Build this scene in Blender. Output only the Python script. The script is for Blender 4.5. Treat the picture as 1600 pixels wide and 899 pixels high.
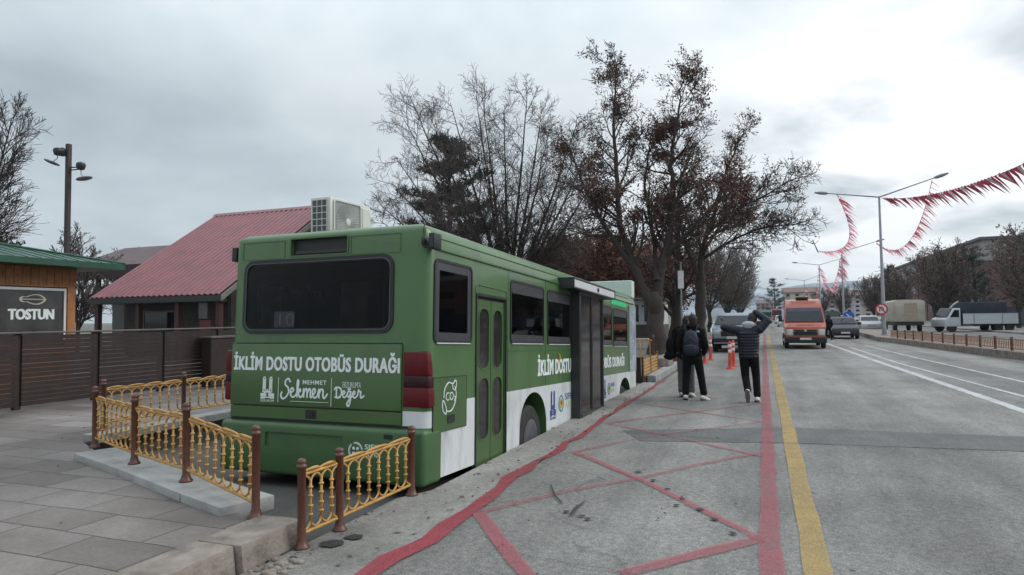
import bpy, bmesh, math, random
from mathutils import Vector, Matrix, noise
PI = math.pi
rad = math.radians
scene = bpy.context.scene
for _o in list(bpy.data.objects): bpy.data.objects.remove(_o)

# ---------------------------------------------------------------- camera
cd = bpy.data.cameras.new('camera')
cam = bpy.data.objects.new('camera', cd)
scene.collection.objects.link(cam)
cd.sensor_width = 36; cd.lens = 23.18
cd.clip_start = 0.05; cd.clip_end = 12000
M = Matrix.Rotation(rad(20.85), 4, 'Z') @ Matrix.Rotation(rad(90 + 2.615), 4, 'X') @ Matrix.Rotation(rad(-0.745), 4, 'Z')
cam.matrix_world = Matrix.Translation((0, 0, 1.65)) @ M
scene.camera = cam

# ---------------------------------------------------------------- sky, sun, exposure
SUN_AZ, SUN_EL = 62.0, 36.0          # degrees to the right of the road direction (+Y), elevation
world = bpy.data.worlds.new('World'); scene.world = world
world.use_nodes = True
nt = world.node_tree; nt.nodes.clear()
def N(t, **k):
    n = nt.nodes.new(t)
    for a, b in k.items(): setattr(n, a, b)
    return n
out = N('ShaderNodeOutputWorld'); bg = N('ShaderNodeBackground'); bgs = N('ShaderNodeBackground'); mx = N('ShaderNodeMixShader')
sky = N('ShaderNodeTexSky', sky_type='NISHITA'); sky.sun_disc = False
sky.sun_elevation = rad(SUN_EL); sky.sun_rotation = rad(SUN_AZ)
bgs.inputs[1].default_value = 0.08
nt.links.new(sky.outputs[0], bgs.inputs[0])
tc = N('ShaderNodeTexCoord')
sep = N('ShaderNodeSeparateXYZ'); nt.links.new(tc.outputs['Generated'], sep.inputs[0])
def mth(op, a, b=None, c=None, clamp=False):
    n = N('ShaderNodeMath', operation=op); n.use_clamp = clamp
    for i, v in enumerate((a, b, c)):
        if v is None: continue
        if isinstance(v, (int, float)): n.inputs[i].default_value = v
        else: nt.links.new(v, n.inputs[i])
    return n.outputs[0]
zc = mth('MAXIMUM', sep.outputs[2], 0.0)
den = mth('ADD', zc, 0.26)
cx = mth('DIVIDE', sep.outputs[0], den); cy = mth('DIVIDE', sep.outputs[1], den)
cmb = N('ShaderNodeCombineXYZ'); nt.links.new(cx, cmb.inputs[0]); nt.links.new(cy, cmb.inputs[1])
def cn(scale, detail, rough, dist=0.0, off=0.0):
    n = N('ShaderNodeTexNoise'); n.inputs['Scale'].default_value = scale; n.inputs['Detail'].default_value = detail
    n.inputs['Roughness'].default_value = rough; n.inputs['Distortion'].default_value = dist
    mp = N('ShaderNodeMapping'); mp.inputs['Location'].default_value = (off, off * .7, 3.1)
    nt.links.new(cmb.outputs[0], mp.inputs[0]); nt.links.new(mp.outputs[0], n.inputs['Vector'])
    return n.outputs[0]
n1 = cn(0.75, 6, .5, .3, 1.7)
n2 = cn(2.1, 5, .5, .2, 5.3)
cl = mth('ADD', mth('MULTIPLY', n1, .72), mth('MULTIPLY', n2, .28))
ramp = N('ShaderNodeValToRGB'); nt.links.new(cl, ramp.inputs[0])
e = ramp.color_ramp.elements
e[0].position = .38; e[0].color = (.36, .42, .46, 1)
e[1].position = .63; e[1].color = (.70, .745, .775, 1)
m_ = ramp.color_ramp.elements.new(.5); m_.color = (.52, .585, .625, 1)
# brighter break in the cloud, low beyond the road
def lobe(d, power):
    v = Vector(d).normalized()
    vm = N('ShaderNodeVectorMath', operation='DOT_PRODUCT'); vm.inputs[1].default_value = v
    nt.links.new(tc.outputs['Generated'], vm.inputs[0])
    return mth('POWER', mth('MAXIMUM', vm.outputs['Value'], 0.0), power)
lb = mth('ADD', mth('MULTIPLY', lobe((.19, .95, .21), 62), 1.35), mth('MULTIPLY', lobe((-.02, 1, .13), 30), .45))
thr = mth('MULTIPLY', lb, mth('SUBTRACT', mth('MULTIPLY', n2, 4.4), 1.2, clamp=False), clamp=True)
bright = N('ShaderNodeMixRGB'); bright.inputs[2].default_value = (1.0, 1.02, 1.04, 1)
nt.links.new(thr, bright.inputs[0]); nt.links.new(ramp.outputs[0], bright.inputs[1])
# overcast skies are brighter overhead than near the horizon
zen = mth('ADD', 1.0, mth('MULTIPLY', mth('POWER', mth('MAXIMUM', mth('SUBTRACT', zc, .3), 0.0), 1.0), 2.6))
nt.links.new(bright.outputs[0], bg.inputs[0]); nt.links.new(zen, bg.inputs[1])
mx.inputs[0].default_value = .92
nt.links.new(bgs.outputs[0], mx.inputs[1]); nt.links.new(bg.outputs[0], mx.inputs[2])
nt.links.new(mx.outputs[0], out.inputs[0])

sd = bpy.data.lights.new('sun', 'SUN'); sun = bpy.data.objects.new('sun', sd); scene.collection.objects.link(sun)
sd.energy = 1.45; sd.angle = rad(35); sd.color = (1, .97, .93)
sv = Vector((math.sin(rad(SUN_AZ)) * math.cos(rad(SUN_EL)), math.cos(rad(SUN_AZ)) * math.cos(rad(SUN_EL)), math.sin(rad(SUN_EL))))
sun.rotation_euler = sv.to_track_quat('Z', 'Y').to_euler()
scene.view_settings.view_transform = 'Standard'; scene.view_settings.look = 'None'
scene.view_settings.exposure = 0.26; scene.view_settings.gamma = 1.0
scene.view_settings.use_curve_mapping = False

HAZE = 1.7e-4
# ---------------------------------------------------------------- helpers
C = scene.collection
class MB:
    def __init__(s): s.v = []; s.f = []; s.mi = []; s.cur = 0
    def add(s, vs, fs):
        b = len(s.v); s.v.extend([tuple(q) for q in vs])
        for q in fs: s.f.append(tuple(b + i for i in q)); s.mi.append(s.cur)
    def box(s, x0, x1, y0, y1, z0, z1):
        s.add([(x0,y0,z0),(x1,y0,z0),(x1,y1,z0),(x0,y1,z0),(x0,y0,z1),(x1,y0,z1),(x1,y1,z1),(x0,y1,z1)],
              [(0,3,2,1),(4,5,6,7),(0,1,5,4),(1,2,6,5),(2,3,7,6),(3,0,4,7)])
        return s
    def prism(s, pts, d):          # pts: list of Vector (planar loop), d: offset vector
        n = len(pts); d = Vector(d); P = [Vector(p) for p in pts]
        s.add(P + [p + d for p in P], [tuple(range(n))[::-1], tuple(range(n, 2*n))] + [(i, (i+1) % n, n + (i+1) % n, n + i) for i in range(n)])
        return s
    def ring(s, outer, inner, d):  # frame: two matching loops extruded by d
        n = len(outer); d = Vector(d); O = [Vector(p) for p in outer]; I = [Vector(p) for p in inner]
        vs = O + I + [p + d for p in O] + [p + d for p in I]; fs = []
        for i in range(n):
            j = (i + 1) % n
            fs += [(i, j, 2*n + j, 2*n + i), (n + j, n + i, 3*n + i, 3*n + j), (2*n + i, 2*n + j, 3*n + j, 3*n + i), (j, i, n + i, n + j)]
        s.add(vs, fs); return s
    def tube(s, pts, rs, k=8, caps=True):
        P = [Vector(p) for p in pts]
        if isinstance(rs, (int, float)): rs = [rs] * len(P)
        d0 = (P[1] - P[0]).normalized(); u = d0.orthogonal().normalized(); vs = []; fs = []
        for i, p in enumerate(P):
            a = P[max(i-1, 0)]; b = P[min(i+1, len(P)-1)]; d = (b - a)
            d = d.normalized() if d.length > 1e-9 else d0
            u = (u - d * u.dot(d)); u = u.normalized() if u.length > 1e-6 else d.orthogonal().normalized()
            w = d.cross(u)
            for j in range(k):
                t = 2*PI*j/k; vs.append(p + (u*math.cos(t) + w*math.sin(t)) * rs[i])
        for i in range(len(P)-1):
            for j in range(k):
                fs.append((i*k+j, i*k+(j+1) % k, (i+1)*k+(j+1) % k, (i+1)*k+j))
        if caps: fs += [tuple(range(k))[::-1], tuple((len(P)-1)*k + j for j in range(k))]
        s.add(vs, fs); return s
    def lathe(s, prof, c=(0,0,0), k=12, axis='z'):   # prof: (r, h)
        c = Vector(c); vs = []; fs = []
        for r, h in prof:
            for j in range(k):
                t = 2*PI*j/k; a, b = r*math.cos(t), r*math.sin(t)
                vs.append(c + (Vector((a, b, h)) if axis == 'z' else Vector((h, a, b)) if axis == 'x' else Vector((b, h, a))))
        for i in range(len(prof)-1):
            for j in range(k): fs.append((i*k+j, i*k+(j+1) % k, (i+1)*k+(j+1) % k, (i+1)*k+j))
        fs += [tuple(range(k))[::-1], tuple((len(prof)-1)*k + j for j in range(k))]
        s.add(vs, fs); return s
    def ell(s, c, r, k=14, m=8, rot=None):
        c = Vector(c); vs = []; fs = []
        for i in range(1, m):
            a = PI*i/m
            for j in range(k):
                t = 2*PI*j/k; q = Vector((r[0]*math.sin(a)*math.cos(t), r[1]*math.sin(a)*math.sin(t), r[2]*math.cos(a)))
                vs.append(c + (rot @ q if rot else q))
        t0 = Vector((0,0,r[2])); vs.append(c + (rot @ t0 if rot else t0)); vs.append(c - (rot @ t0 if rot else t0))
        n = (m-1)*k
        for i in range(m-2):
            for j in range(k): fs.append((i*k+j, (i+1)*k+j, (i+1)*k+(j+1) % k, i*k+(j+1) % k))
        for j in range(k): fs += [(n, j, (j+1) % k), (n+1, (m-2)*k+(j+1) % k, (m-2)*k+j)]
        s.add(vs, fs); return s
    def sheet(s, pts, z=None):
        P = [(p[0], p[1], z if z is not None else p[2]) for p in pts]
        s.add(P, [tuple(range(len(P)))]); return s
    def mesh(s, name='m'):
        me = bpy.data.meshes.new(name); me.from_pydata(s.v, [], s.f); me.update(); me.validate()
        if len(me.polygons) == len(s.mi): me.polygons.foreach_set('material_index', s.mi)
        return me

def link(name, me, mats, parent=None, smooth=False, loc=None, fix=True):
    if isinstance(me, MB): me = me.mesh(name)
    if fix:
        bm = bmesh.new(); bm.from_mesh(me); bmesh.ops.recalc_face_normals(bm, faces=bm.faces); bm.to_mesh(me); bm.free()
    me.name = name
    if not isinstance(mats, (list, tuple)): mats = [mats]
    if not me.materials:
        for m in mats: me.materials.append(m)
    o = bpy.data.objects.new(name, me); C.objects.link(o)
    if parent: o.parent = parent
    if loc: o.location = loc
    if smooth:
        me.polygons.foreach_set('use_smooth', [True]*len(me.polygons))
        if smooth != 'all':
            try: me.set_sharp_from_angle(angle=rad(smooth if smooth is not True else 40))
            except Exception: pass
    return o
def tag(o, label=None, cat=None, group=None, kind=None):
    if label: o['label'] = label
    if cat: o['category'] = cat
    if group: o['group'] = group
    if kind: o['kind'] = kind
    return o
def root(name, loc, rz=0.0, label=None, cat=None, group=None, mw=None, scale=None):
    o = bpy.data.objects.new(name, None); C.objects.link(o)
    if mw is not None: o.matrix_world = mw
    else: o.location = loc; o.rotation_euler = (0, 0, rz)
    if scale: o.scale = (scale,)*3
    o.empty_display_size = .1
    return tag(o, label, cat, group)
def dup(o, parent=None):
    c = o.copy(); C.objects.link(c)
    if parent: c.parent = parent
    for ch in [q for q in bpy.data.objects if q.parent == o]: dup(ch, c)
    return c
def evalmesh(o):
    bpy.context.view_layer.update()
    dg = bpy.context.evaluated_depsgraph_get()
    return bpy.data.meshes.new_from_object(o.evaluated_get(dg), depsgraph=dg)
def bevelled(me, w, seg=2, angle=30):
    if isinstance(me, MB): me = me.mesh()
    bm = bmesh.new(); bm.from_mesh(me)
    bmesh.ops.remove_doubles(bm, verts=bm.verts, dist=1e-5)
    bmesh.ops.recalc_face_normals(bm, faces=bm.faces)
    es = [e for e in bm.edges if len(e.link_faces) == 2 and e.calc_face_angle(0) > rad(angle)]
    bmesh.ops.bevel(bm, geom=es, offset=w, segments=seg, profile=.5, affect='EDGES', clamp_overlap=True)
    bm.to_mesh(me); bm.free(); return me
def boolcut(me, cutters):
    a = bpy.data.objects.new('tmp', me); C.objects.link(a); tmp = []
    for c in cutters:
        cm = c.mesh() if isinstance(c, MB) else c
        bm = bmesh.new(); bm.from_mesh(cm); bmesh.ops.recalc_face_normals(bm, faces=bm.faces); bm.to_mesh(cm); bm.free()
        b = bpy.data.objects.new('cut', cm); C.objects.link(b); tmp.append(b)
        m = a.modifiers.new('b', 'BOOLEAN'); m.operation = 'DIFFERENCE'; m.object = b; m.solver = 'EXACT'
    r = evalmesh(a)
    for q in tmp + [a]: bpy.data.objects.remove(q)
    return r
def remeshed(mb, vox, smooth_it=3):
    me = mb.mesh() if isinstance(mb, MB) else mb
    a = bpy.data.objects.new('tmp', me); C.objects.link(a)
    m = a.modifiers.new('r', 'REMESH'); m.mode = 'VOXEL'; m.voxel_size = vox; m.adaptivity = 0
    if smooth_it:
        s = a.modifiers.new('s', 'SMOOTH'); s.factor = .5; s.iterations = smooth_it
    r = evalmesh(a); bpy.data.objects.remove(a)
    r.materials.clear()
    return r
def rr(w0, w1, z0, z1, r, n=5):    # rounded rectangle loop in 2D
    pts = []
    for cx_, cz_, a0 in ((w1-r, z1-r, 0), (w0+r, z1-r, 90), (w0+r, z0+r, 180), (w1-r, z0+r, 270)):
        for i in range(n+1):
            a = rad(a0 + 90*i/n); pts.append((cx_ + r*math.cos(a), cz_ + r*math.sin(a)))
    return pts

# ---------------------------------------------------------------- materials
def newmat(name):
    m = bpy.data.materials.new(name); m.use_nodes = True
    return m, m.node_tree, m.node_tree.nodes['Principled BSDF']
def mat(name, col, rough=.6, metal=0.0, var=.12, scale=6.0, bump=0.0, bscale=None, coat=0.0, dirt=None, spec=.5, coord='Object', dst=(1, 1, 1)):
    m, t, b = newmat(name)
    b.inputs['Roughness'].default_value = rough; b.inputs['Metallic'].default_value = metal
    b.inputs['Specular IOR Level'].default_value = spec
    if coat: b.inputs['Coat Weight'].default_value = coat; b.inputs['Coat Roughness'].default_value = .12
    tcn = t.nodes.new('ShaderNodeTexCoord')
    nz = t.nodes.new('ShaderNodeTexNoise'); nz.inputs['Scale'].default_value = scale; nz.inputs['Detail'].default_value = 6; nz.inputs['Roughness'].default_value = .6
    t.links.new(tcn.outputs[coord], nz.inputs['Vector'])
    rp = t.nodes.new('ShaderNodeValToRGB'); t.links.new(nz.outputs[0], rp.inputs[0])
    rp.color_ramp.elements[0].position = .3; rp.color_ramp.elements[1].position = .7
    rp.color_ramp.elements[0].color = (*[c*(1-var) for c in col], 1); rp.color_ramp.elements[1].color = (*[min(1, c*(1+var)) for c in col], 1)
    src = rp.outputs[0]
    if dirt:      # (colour, amount, scale)
        n2_ = t.nodes.new('ShaderNodeTexNoise'); n2_.inputs['Scale'].default_value = dirt[2]; n2_.inputs['Detail'].default_value = 8; n2_.inputs['Roughness'].default_value = .65
        mp = t.nodes.new('ShaderNodeMapping'); mp.inputs['Location'].default_value = (7.3, 1.1, 4.2); mp.inputs['Scale'].default_value = dst
        t.links.new(tcn.outputs[coord], mp.inputs[0]); t.links.new(mp.outputs[0], n2_.inputs['Vector'])
        r2 = t.nodes.new('ShaderNodeValToRGB'); r2.color_ramp.elements[0].position = .5; r2.color_ramp.elements[1].position = .72
        r2.color_ramp.elements[1].color = (dirt[1],)*3 + (1,); t.links.new(n2_.outputs[0], r2.inputs[0])
        mxn = t.nodes.new('ShaderNodeMixRGB'); t.links.new(r2.outputs[0], mxn.inputs[0]); t.links.new(src, mxn.inputs[1]); mxn.inputs[2].default_value = (*dirt[0], 1)
        src = mxn.outputs[0]
    t.links.new(src, b.inputs['Base Color'])
    if bump:
        nb = t.nodes.new('ShaderNodeTexNoise'); nb.inputs['Scale'].default_value = bscale or scale*4; nb.inputs['Detail'].default_value = 4
        t.links.new(tcn.outputs[coord], nb.inputs['Vector'])
        bp = t.nodes.new('ShaderNodeBump'); bp.inputs['Strength'].default_value = bump; bp.inputs['Distance'].default_value = .02
        t.links.new(nb.outputs[0], bp.inputs['Height']); t.links.new(bp.outputs[0], b.inputs['Normal'])
    return m
def glass(name, col=(.012, .014, .018), rough=.06, spec=.5):
    return mat(name, col, rough, var=.3, scale=1.5, spec=spec)
def emis(name, col, s):
    m, t, b = newmat(name); b.inputs['Base Color'].default_value = (*[c*.2 for c in col], 1)
    b.inputs['Emission Color'].default_value = (*col, 1); b.inputs['Emission Strength'].default_value = s; return m

def ground_mat(name, base, speck, stains, crack=0.0, rough=.85, sp_scale=180, tracks=False):
    m, t, b = newmat(name); b.inputs['Roughness'].default_value = rough
    b.inputs['Specular IOR Level'].default_value = .3
    tcn = t.nodes.new('ShaderNodeTexCoord'); co = tcn.outputs['Object']
    def nz(s, d=5, r=.6, loc=0, sc=(1,1,1)):
        mp = t.nodes.new('ShaderNodeMapping'); mp.inputs['Location'].default_value = (loc, loc*1.3, 0); mp.inputs['Scale'].default_value = sc
        t.links.new(co, mp.inputs[0]); n = t.nodes.new('ShaderNodeTexNoise'); n.inputs['Scale'].default_value = s; n.inputs['Detail'].default_value = d; n.inputs['Roughness'].default_value = r
        t.links.new(mp.outputs[0], n.inputs['Vector']); return n.outputs[0]
    def ramp_(src, p0, c0, p1, c1):
        r = t.nodes.new('ShaderNodeValToRGB'); t.links.new(src, r.inputs[0]); r.color_ramp.elements[0].position = p0; r.color_ramp.elements[1].position = p1
        r.color_ramp.elements[0].color = (*c0, 1) if not isinstance(c0, (int, float)) else (c0,)*3 + (1,)
        r.color_ramp.elements[1].color = (*c1, 1) if not isinstance(c1, (int, float)) else (c1,)*3 + (1,); return r.outputs[0]
    def mix(mode, f, a, c):
        n = t.nodes.new('ShaderNodeMixRGB'); n.blend_type = mode
        if isinstance(f, (int, float)): n.inputs[0].default_value = f
        else: t.links.new(f, n.inputs[0])
        t.links.new(a, n.inputs[1])
        if isinstance(c, tuple): n.inputs[2].default_value = (*c, 1)
        else: t.links.new(c, n.inputs[2])
        return n.outputs[0]
    c = ramp_(nz(.35, 6, .6), .3, tuple(q*(1-stains) for q in base), .7, tuple(min(1, q*(1+stains)) for q in base))
    s = ramp_(nz(sp_scale, 2, .7, 3), .3, 1-speck, .7, 1+speck*1.0)
    c = mix('MULTIPLY', 1.0, c, s)
    s3 = ramp_(nz(sp_scale*.25, 3, .7, 8), .32, 1-speck*.8, .68, 1+speck*.5)
    c = mix('MULTIPLY', .8, c, s3)
    s2 = ramp_(nz(2.2, 7, .7, 11, (1, .45, 1)), .35, .74, .62, 1.06)
    c = mix('MULTIPLY', .8, c, s2)
    if tracks:
        c = mix('MULTIPLY', 1.0, c, ramp_(nz(.9, 4, .55, 21, (1, .035, 1)), .36, .70, .62, 1.14))
        c = mix('MULTIPLY', 1.0, c, ramp_(nz(.28, 5, .6, 31, (1, .5, 1)), .36, .84, .6, 1.08))
    # small dark spots of dirt and gum
    v = t.nodes.new('ShaderNodeTexVoronoi'); v.inputs['Scale'].default_value = 2.3; t.links.new(co, v.inputs['Vector'])
    c = mix('MULTIPLY', 1.0, c, ramp_(v.outputs['Distance'], .035, .45, .06, 1.0))
    if crack:
        v = t.nodes.new('ShaderNodeTexVoronoi'); v.feature = 'DISTANCE_TO_EDGE'; v.inputs['Scale'].default_value = .22
        # wobble the crack lines
        nn = t.nodes.new('ShaderNodeTexNoise'); nn.inputs['Scale'].default_value = 1.4; nn.inputs['Detail'].default_value = 6; t.links.new(co, nn.inputs['Vector'])
        ad = t.nodes.new('ShaderNodeMixRGB'); ad.blend_type = 'ADD'; ad.inputs[0].default_value = .9; t.links.new(co, ad.inputs[1]); t.links.new(nn.outputs['Color'], ad.inputs[2])
        t.links.new(ad.outputs[0], v.inputs['Vector'])
        c = mix('MULTIPLY', crack, c, ramp_(v.outputs['Distance'], .0, .35, .0045, 1.0))
    t.links.new(c, b.inputs['Base Color'])
    bp = t.nodes.new('ShaderNodeBump'); bp.inputs['Strength'].default_value = .35; bp.inputs['Distance'].default_value = .004
    t.links.new(nz(sp_scale*.6, 3, .7, 5), bp.inputs['Height']); t.links.new(bp.outputs[0], b.inputs['Normal'])
    return m
def paint_mat(name, col, wear=.5, wscale=9):
    m, t, b = newmat(name); b.inputs['Roughness'].default_value = .75
    tcn = t.nodes.new('ShaderNodeTexCoord'); co = tcn.outputs['Object']
    n = t.nodes.new('ShaderNodeTexNoise'); n.inputs['Scale'].default_value = wscale; n.inputs['Detail'].default_value = 9; n.inputs['Roughness'].default_value = .75
    t.links.new(co, n.inputs['Vector'])
    n3 = t.nodes.new('ShaderNodeTexNoise'); n3.inputs['Scale'].default_value = .8; n3.inputs['Detail'].default_value = 4; t.links.new(co, n3.inputs['Vector'])
    n4 = t.nodes.new('ShaderNodeTexNoise'); n4.inputs['Scale'].default_value = 70; n4.inputs['Detail'].default_value = 3; n4.inputs['Roughness'].default_value = .75; t.links.new(co, n4.inputs['Vector'])
    def ma(a, k, c_):
        q = t.nodes.new('ShaderNodeMath'); q.operation = 'MULTIPLY_ADD'; t.links.new(a, q.inputs[0]); q.inputs[1].default_value = k
        if isinstance(c_, (int, float)): q.inputs[2].default_value = c_
        else: t.links.new(c_, q.inputs[2])
        return q.outputs[0]
    # wear: fine grain, patches and long drifts
    f_ = ma(n4.outputs[0], 1.5, ma(n.outputs[0], .9, ma(n3.outputs[0], .8, wear - 1.6)))
    r = t.nodes.new('ShaderNodeMapRange'); t.links.new(f_, r.inputs[0]); r.inputs[1].default_value = 0; r.inputs[2].default_value = 1; r.inputs[3].default_value = .12; r.inputs[4].default_value = .95
    n2_ = t.nodes.new('ShaderNodeTexNoise'); n2_.inputs['Scale'].default_value = 120; n2_.inputs['Detail'].default_value = 3; t.links.new(co, n2_.inputs['Vector'])
    r2 = t.nodes.new('ShaderNodeValToRGB'); t.links.new(n2_.outputs[0], r2.inputs[0])
    r2.color_ramp.elements[0].position = .3; r2.color_ramp.elements[0].color = (*[q*.7 for q in col], 1); r2.color_ramp.elements[1].position = .7; r2.color_ramp.elements[1].color = (*[min(1, q*1.2) for q in col], 1)
    t.links.new(r2.outputs[0], b.inputs['Base Color'])
    tr = t.nodes.new('ShaderNodeBsdfTransparent'); ms = t.nodes.new('ShaderNodeMixShader')
    t.links.new(r.outputs[0], ms.inputs[0]); t.links.new(tr.outputs[0], ms.inputs[1]); t.links.new(b.outputs[0], ms.inputs[2])
    t.links.new(ms.outputs[0], t.nodes['Material Output'].inputs[0])
    return m
def slab_mat(name):
    m, t, b = newmat(name); b.inputs['Roughness'].default_value = .7; b.inputs['Specular IOR Level'].default_value = .35
    tcn = t.nodes.new('ShaderNodeTexCoord'); co = tcn.outputs['Object']
    nn = t.nodes.new('ShaderNodeTexNoise'); nn.inputs['Scale'].default_value = 1.3; nn.inputs['Detail'].default_value = 3; t.links.new(co, nn.inputs['Vector'])
    ad = t.nodes.new('ShaderNodeMixRGB'); ad.blend_type = 'LINEAR_LIGHT'; ad.inputs[0].default_value = .035; t.links.new(co, ad.inputs[1]); t.links.new(nn.outputs['Color'], ad.inputs[2])
    br = t.nodes.new('ShaderNodeTexBrick'); t.links.new(ad.outputs[0], br.inputs['Vector'])
    br.inputs['Scale'].default_value = 1.0; br.inputs['Brick Width'].default_value = .74; br.inputs['Row Height'].default_value = .42
    br.inputs['Mortar Size'].default_value = .007; br.inputs['Mortar Smooth'].default_value = .35; br.offset = .43; br.inputs['Bias'].default_value = 0.0
    br.inputs['Color1'].default_value = (.105, .087, .077, 1); br.inputs['Color2'].default_value = (.165, .142, .128, 1); br.inputs['Mortar'].default_value = (.045, .04, .038, 1)
    n = t.nodes.new('ShaderNodeTexNoise'); n.inputs['Scale'].default_value = .45; n.inputs['Detail'].default_value = 6; n.inputs['Roughness'].default_value = .62; n.inputs['Distortion'].default_value = .4
    t.links.new(co, n.inputs['Vector'])
    r = t.nodes.new('ShaderNodeValToRGB'); t.links.new(n.outputs[0], r.inputs[0]); r.color_ramp.elements[0].position = .34; r.color_ramp.elements[0].color = (.66, .65, .64, 1)
    r.color_ramp.elements[1].position = .66; r.color_ramp.elements[1].color = (1.55, 1.60, 1.66, 1)
    mu = t.nodes.new('ShaderNodeMixRGB'); mu.blend_type = 'MULTIPLY'; mu.inputs[0].default_value = 1; t.links.new(br.outputs[0], mu.inputs[1]); t.links.new(r.outputs[0], mu.inputs[2])
    n4 = t.nodes.new('ShaderNodeTexNoise'); n4.inputs['Scale'].default_value = 35; n4.inputs['Detail'].default_value = 6; n4.inputs['Roughness'].default_value = .7; t.links.new(co, n4.inputs['Vector'])
    r4 = t.nodes.new('ShaderNodeValToRGB'); t.links.new(n4.outputs[0], r4.inputs[0]); r4.color_ramp.elements[0].position = .3; r4.color_ramp.elements[0].color = (.8, .8, .8, 1); r4.color_ramp.elements[1].position = .7; r4.color_ramp.elements[1].color = (1.15, 1.15, 1.15, 1)
    mu2 = t.nodes.new('ShaderNodeMixRGB'); mu2.blend_type = 'MULTIPLY'; mu2.inputs[0].default_value = 1; t.links.new(mu.outputs[0], mu2.inputs[1]); t.links.new(r4.outputs[0], mu2.inputs[2])
    t.links.new(mu2.outputs[0], b.inputs['Base Color'])
    # damp patches are glossier
    r5 = t.nodes.new('ShaderNodeValToRGB'); t.links.new(n.outputs[0], r5.inputs[0]); r5.color_ramp.elements[0].position = .3; r5.color_ramp.elements[0].color = (.45,)*3 + (1,); r5.color_ramp.elements[1].position = .6; r5.color_ramp.elements[1].color = (.8,)*3 + (1,)
    t.links.new(r5.outputs[0], b.inputs['Roughness'])
    bp = t.nodes.new('ShaderNodeBump'); bp.inputs['Strength'].default_value = .6; bp.inputs['Distance'].default_value = .006; bp.invert = True
    t.links.new(br.outputs['Fac'], bp.inputs['Height']); t.links.new(bp.outputs[0], b.inputs['Normal'])
    return m

M_asph = ground_mat('asphalt', (.225, .216, .202), .5, .22, .45, sp_scale=75, tracks=True)
M_asph2 = ground_mat('asphalt_repair', (.13, .128, .125), .32, .1, sp_scale=75)
M_conc = ground_mat('concrete_apron', (.265, .25, .23), .3, .5, .35, sp_scale=70)
M_earth = ground_mat('earth', (.13, .12, .10), .3, .3)
M_pit = ground_mat('pit_floor', (.105, .10, .095), .25, .3)
M_slab = slab_mat('stone_slabs')
M_kerb = mat('kerb_stone', (.22, .185, .16), .85, var=.35, scale=5, bump=.5, bscale=40, dirt=((.07, .055, .045), .8, 3.5))
M_kerb2 = mat('kerb_concrete', (.29, .285, .275), .75, var=.2, scale=3, bump=.2, bscale=60, dirt=((.15, .14, .13), .6, 5))
M_red = paint_mat('red_road_paint', (.36, .10, .12), .5, 5)
M_redk = paint_mat('red_kerb_paint', (.30, .045, .06), .78, 6)
M_red2 = paint_mat('faded_red_road_paint', (.36, .10, .12), .28, 4)
M_yel = paint_mat('yellow_road_paint', (.40, .275, .105), .70, 4)
M_whi = paint_mat('white_road_paint', (.60, .60, .60), .7, 4)
M_tar_hole = mat('tar', (.025, .025, .025), .6)
M_green = mat('bus_green_paint', (.062, .135, .043), .36, var=.08, scale=1.2, coat=.3, bump=.08, bscale=1.1, dirt=((.05, .07, .04), .6, 3.2), dst=(1, 1, .22))
M_bwhite = mat('bus_white_paint', (.60, .62, .63), .4, var=.03, scale=2, coat=.2, dirt=((.30, .28, .25), .65, 4.5), dst=(1, 1, .3))
M_green2 = mat('bus_hatch_green', (.052, .108, .032), .38, var=.08, scale=2, coat=.15, bump=.06, bscale=1.5, dirt=((.045, .07, .035), .4, 3))
M_black = mat('black_rubber', (.012, .012, .013), .5, var=.2)
M_blackm = mat('black_metal', (.02, .021, .022), .35, var=.2, scale=3)
def tint_glass(name, tint, rough=.03, ior=1.42):
    m, t, b = newmat(name); t.nodes.remove(b)
    tr = t.nodes.new('ShaderNodeBsdfTransparent'); tr.inputs[0].default_value = (*tint, 1)
    gl = t.nodes.new('ShaderNodeBsdfGlossy'); gl.inputs['Roughness'].default_value = rough; gl.inputs[0].default_value = (.9, .9, .9, 1)
    fr = t.nodes.new('ShaderNodeFresnel'); fr.inputs[0].default_value = ior; ms = t.nodes.new('ShaderNodeMixShader')
    t.links.new(fr.outputs[0], ms.inputs[0]); t.links.new(tr.outputs[0], ms.inputs[1]); t.links.new(gl.outputs[0], ms.inputs[2])
    t.links.new(ms.outputs[0], t.nodes['Material Output'].inputs[0]); return m
M_busglass = tint_glass('tinted_bus_glass', (.36, .37, .38))
M_rearglass = tint_glass('tinted_rear_glass', (.46, .47, .48), .03, 1.24)
M_glass = glass('dark_glass'); M_film = mat('window_film_border', (.055, .055, .062), .25, var=.1)
M_doorglass = glass('door_glass', (.028, .025, .025), .08)
M_letter = mat('white_vinyl', (.70, .74, .74), .45, var=.03)
M_lred = mat('tail_lens_red', (.10, .003, .006), .42, var=.3, scale=9, spec=.3)
M_ldark = mat('tail_lens_smoked', (.03, .006, .008), .42, var=.3, scale=9, spec=.3)
M_led = emis('green_led', (.03, .7, .3), .32)
M_silver = mat('brushed_aluminium', (.60, .61, .62), .35, .1, var=.08)
M_bump = mat('bumper_green', (.050, .112, .04), .42, var=.06, scale=2, bump=.08, bscale=1.5, dirt=((.04, .07, .04), .35, 2))
M_blue = mat('vinyl_blue', (.03, .06, .22), .5); M_gold = mat('vinyl_gold', (.55, .33, .03), .5); M_teal = mat('vinyl_teal', (.03, .25, .33), .5); M_lgreen = mat('vinyl_lime', (.35, .5, .2), .5)
M_tyre = mat('tyre_rubber', (.022, .022, .022), .8, var=.3, scale=20); M_rim = mat('steel_rim', (.13, .135, .14), .5, .5, var=.3, scale=8)
M_grey = mat('grey_film_panel', (.27, .32, .36), .3, var=.35, scale=2.2)
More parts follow.
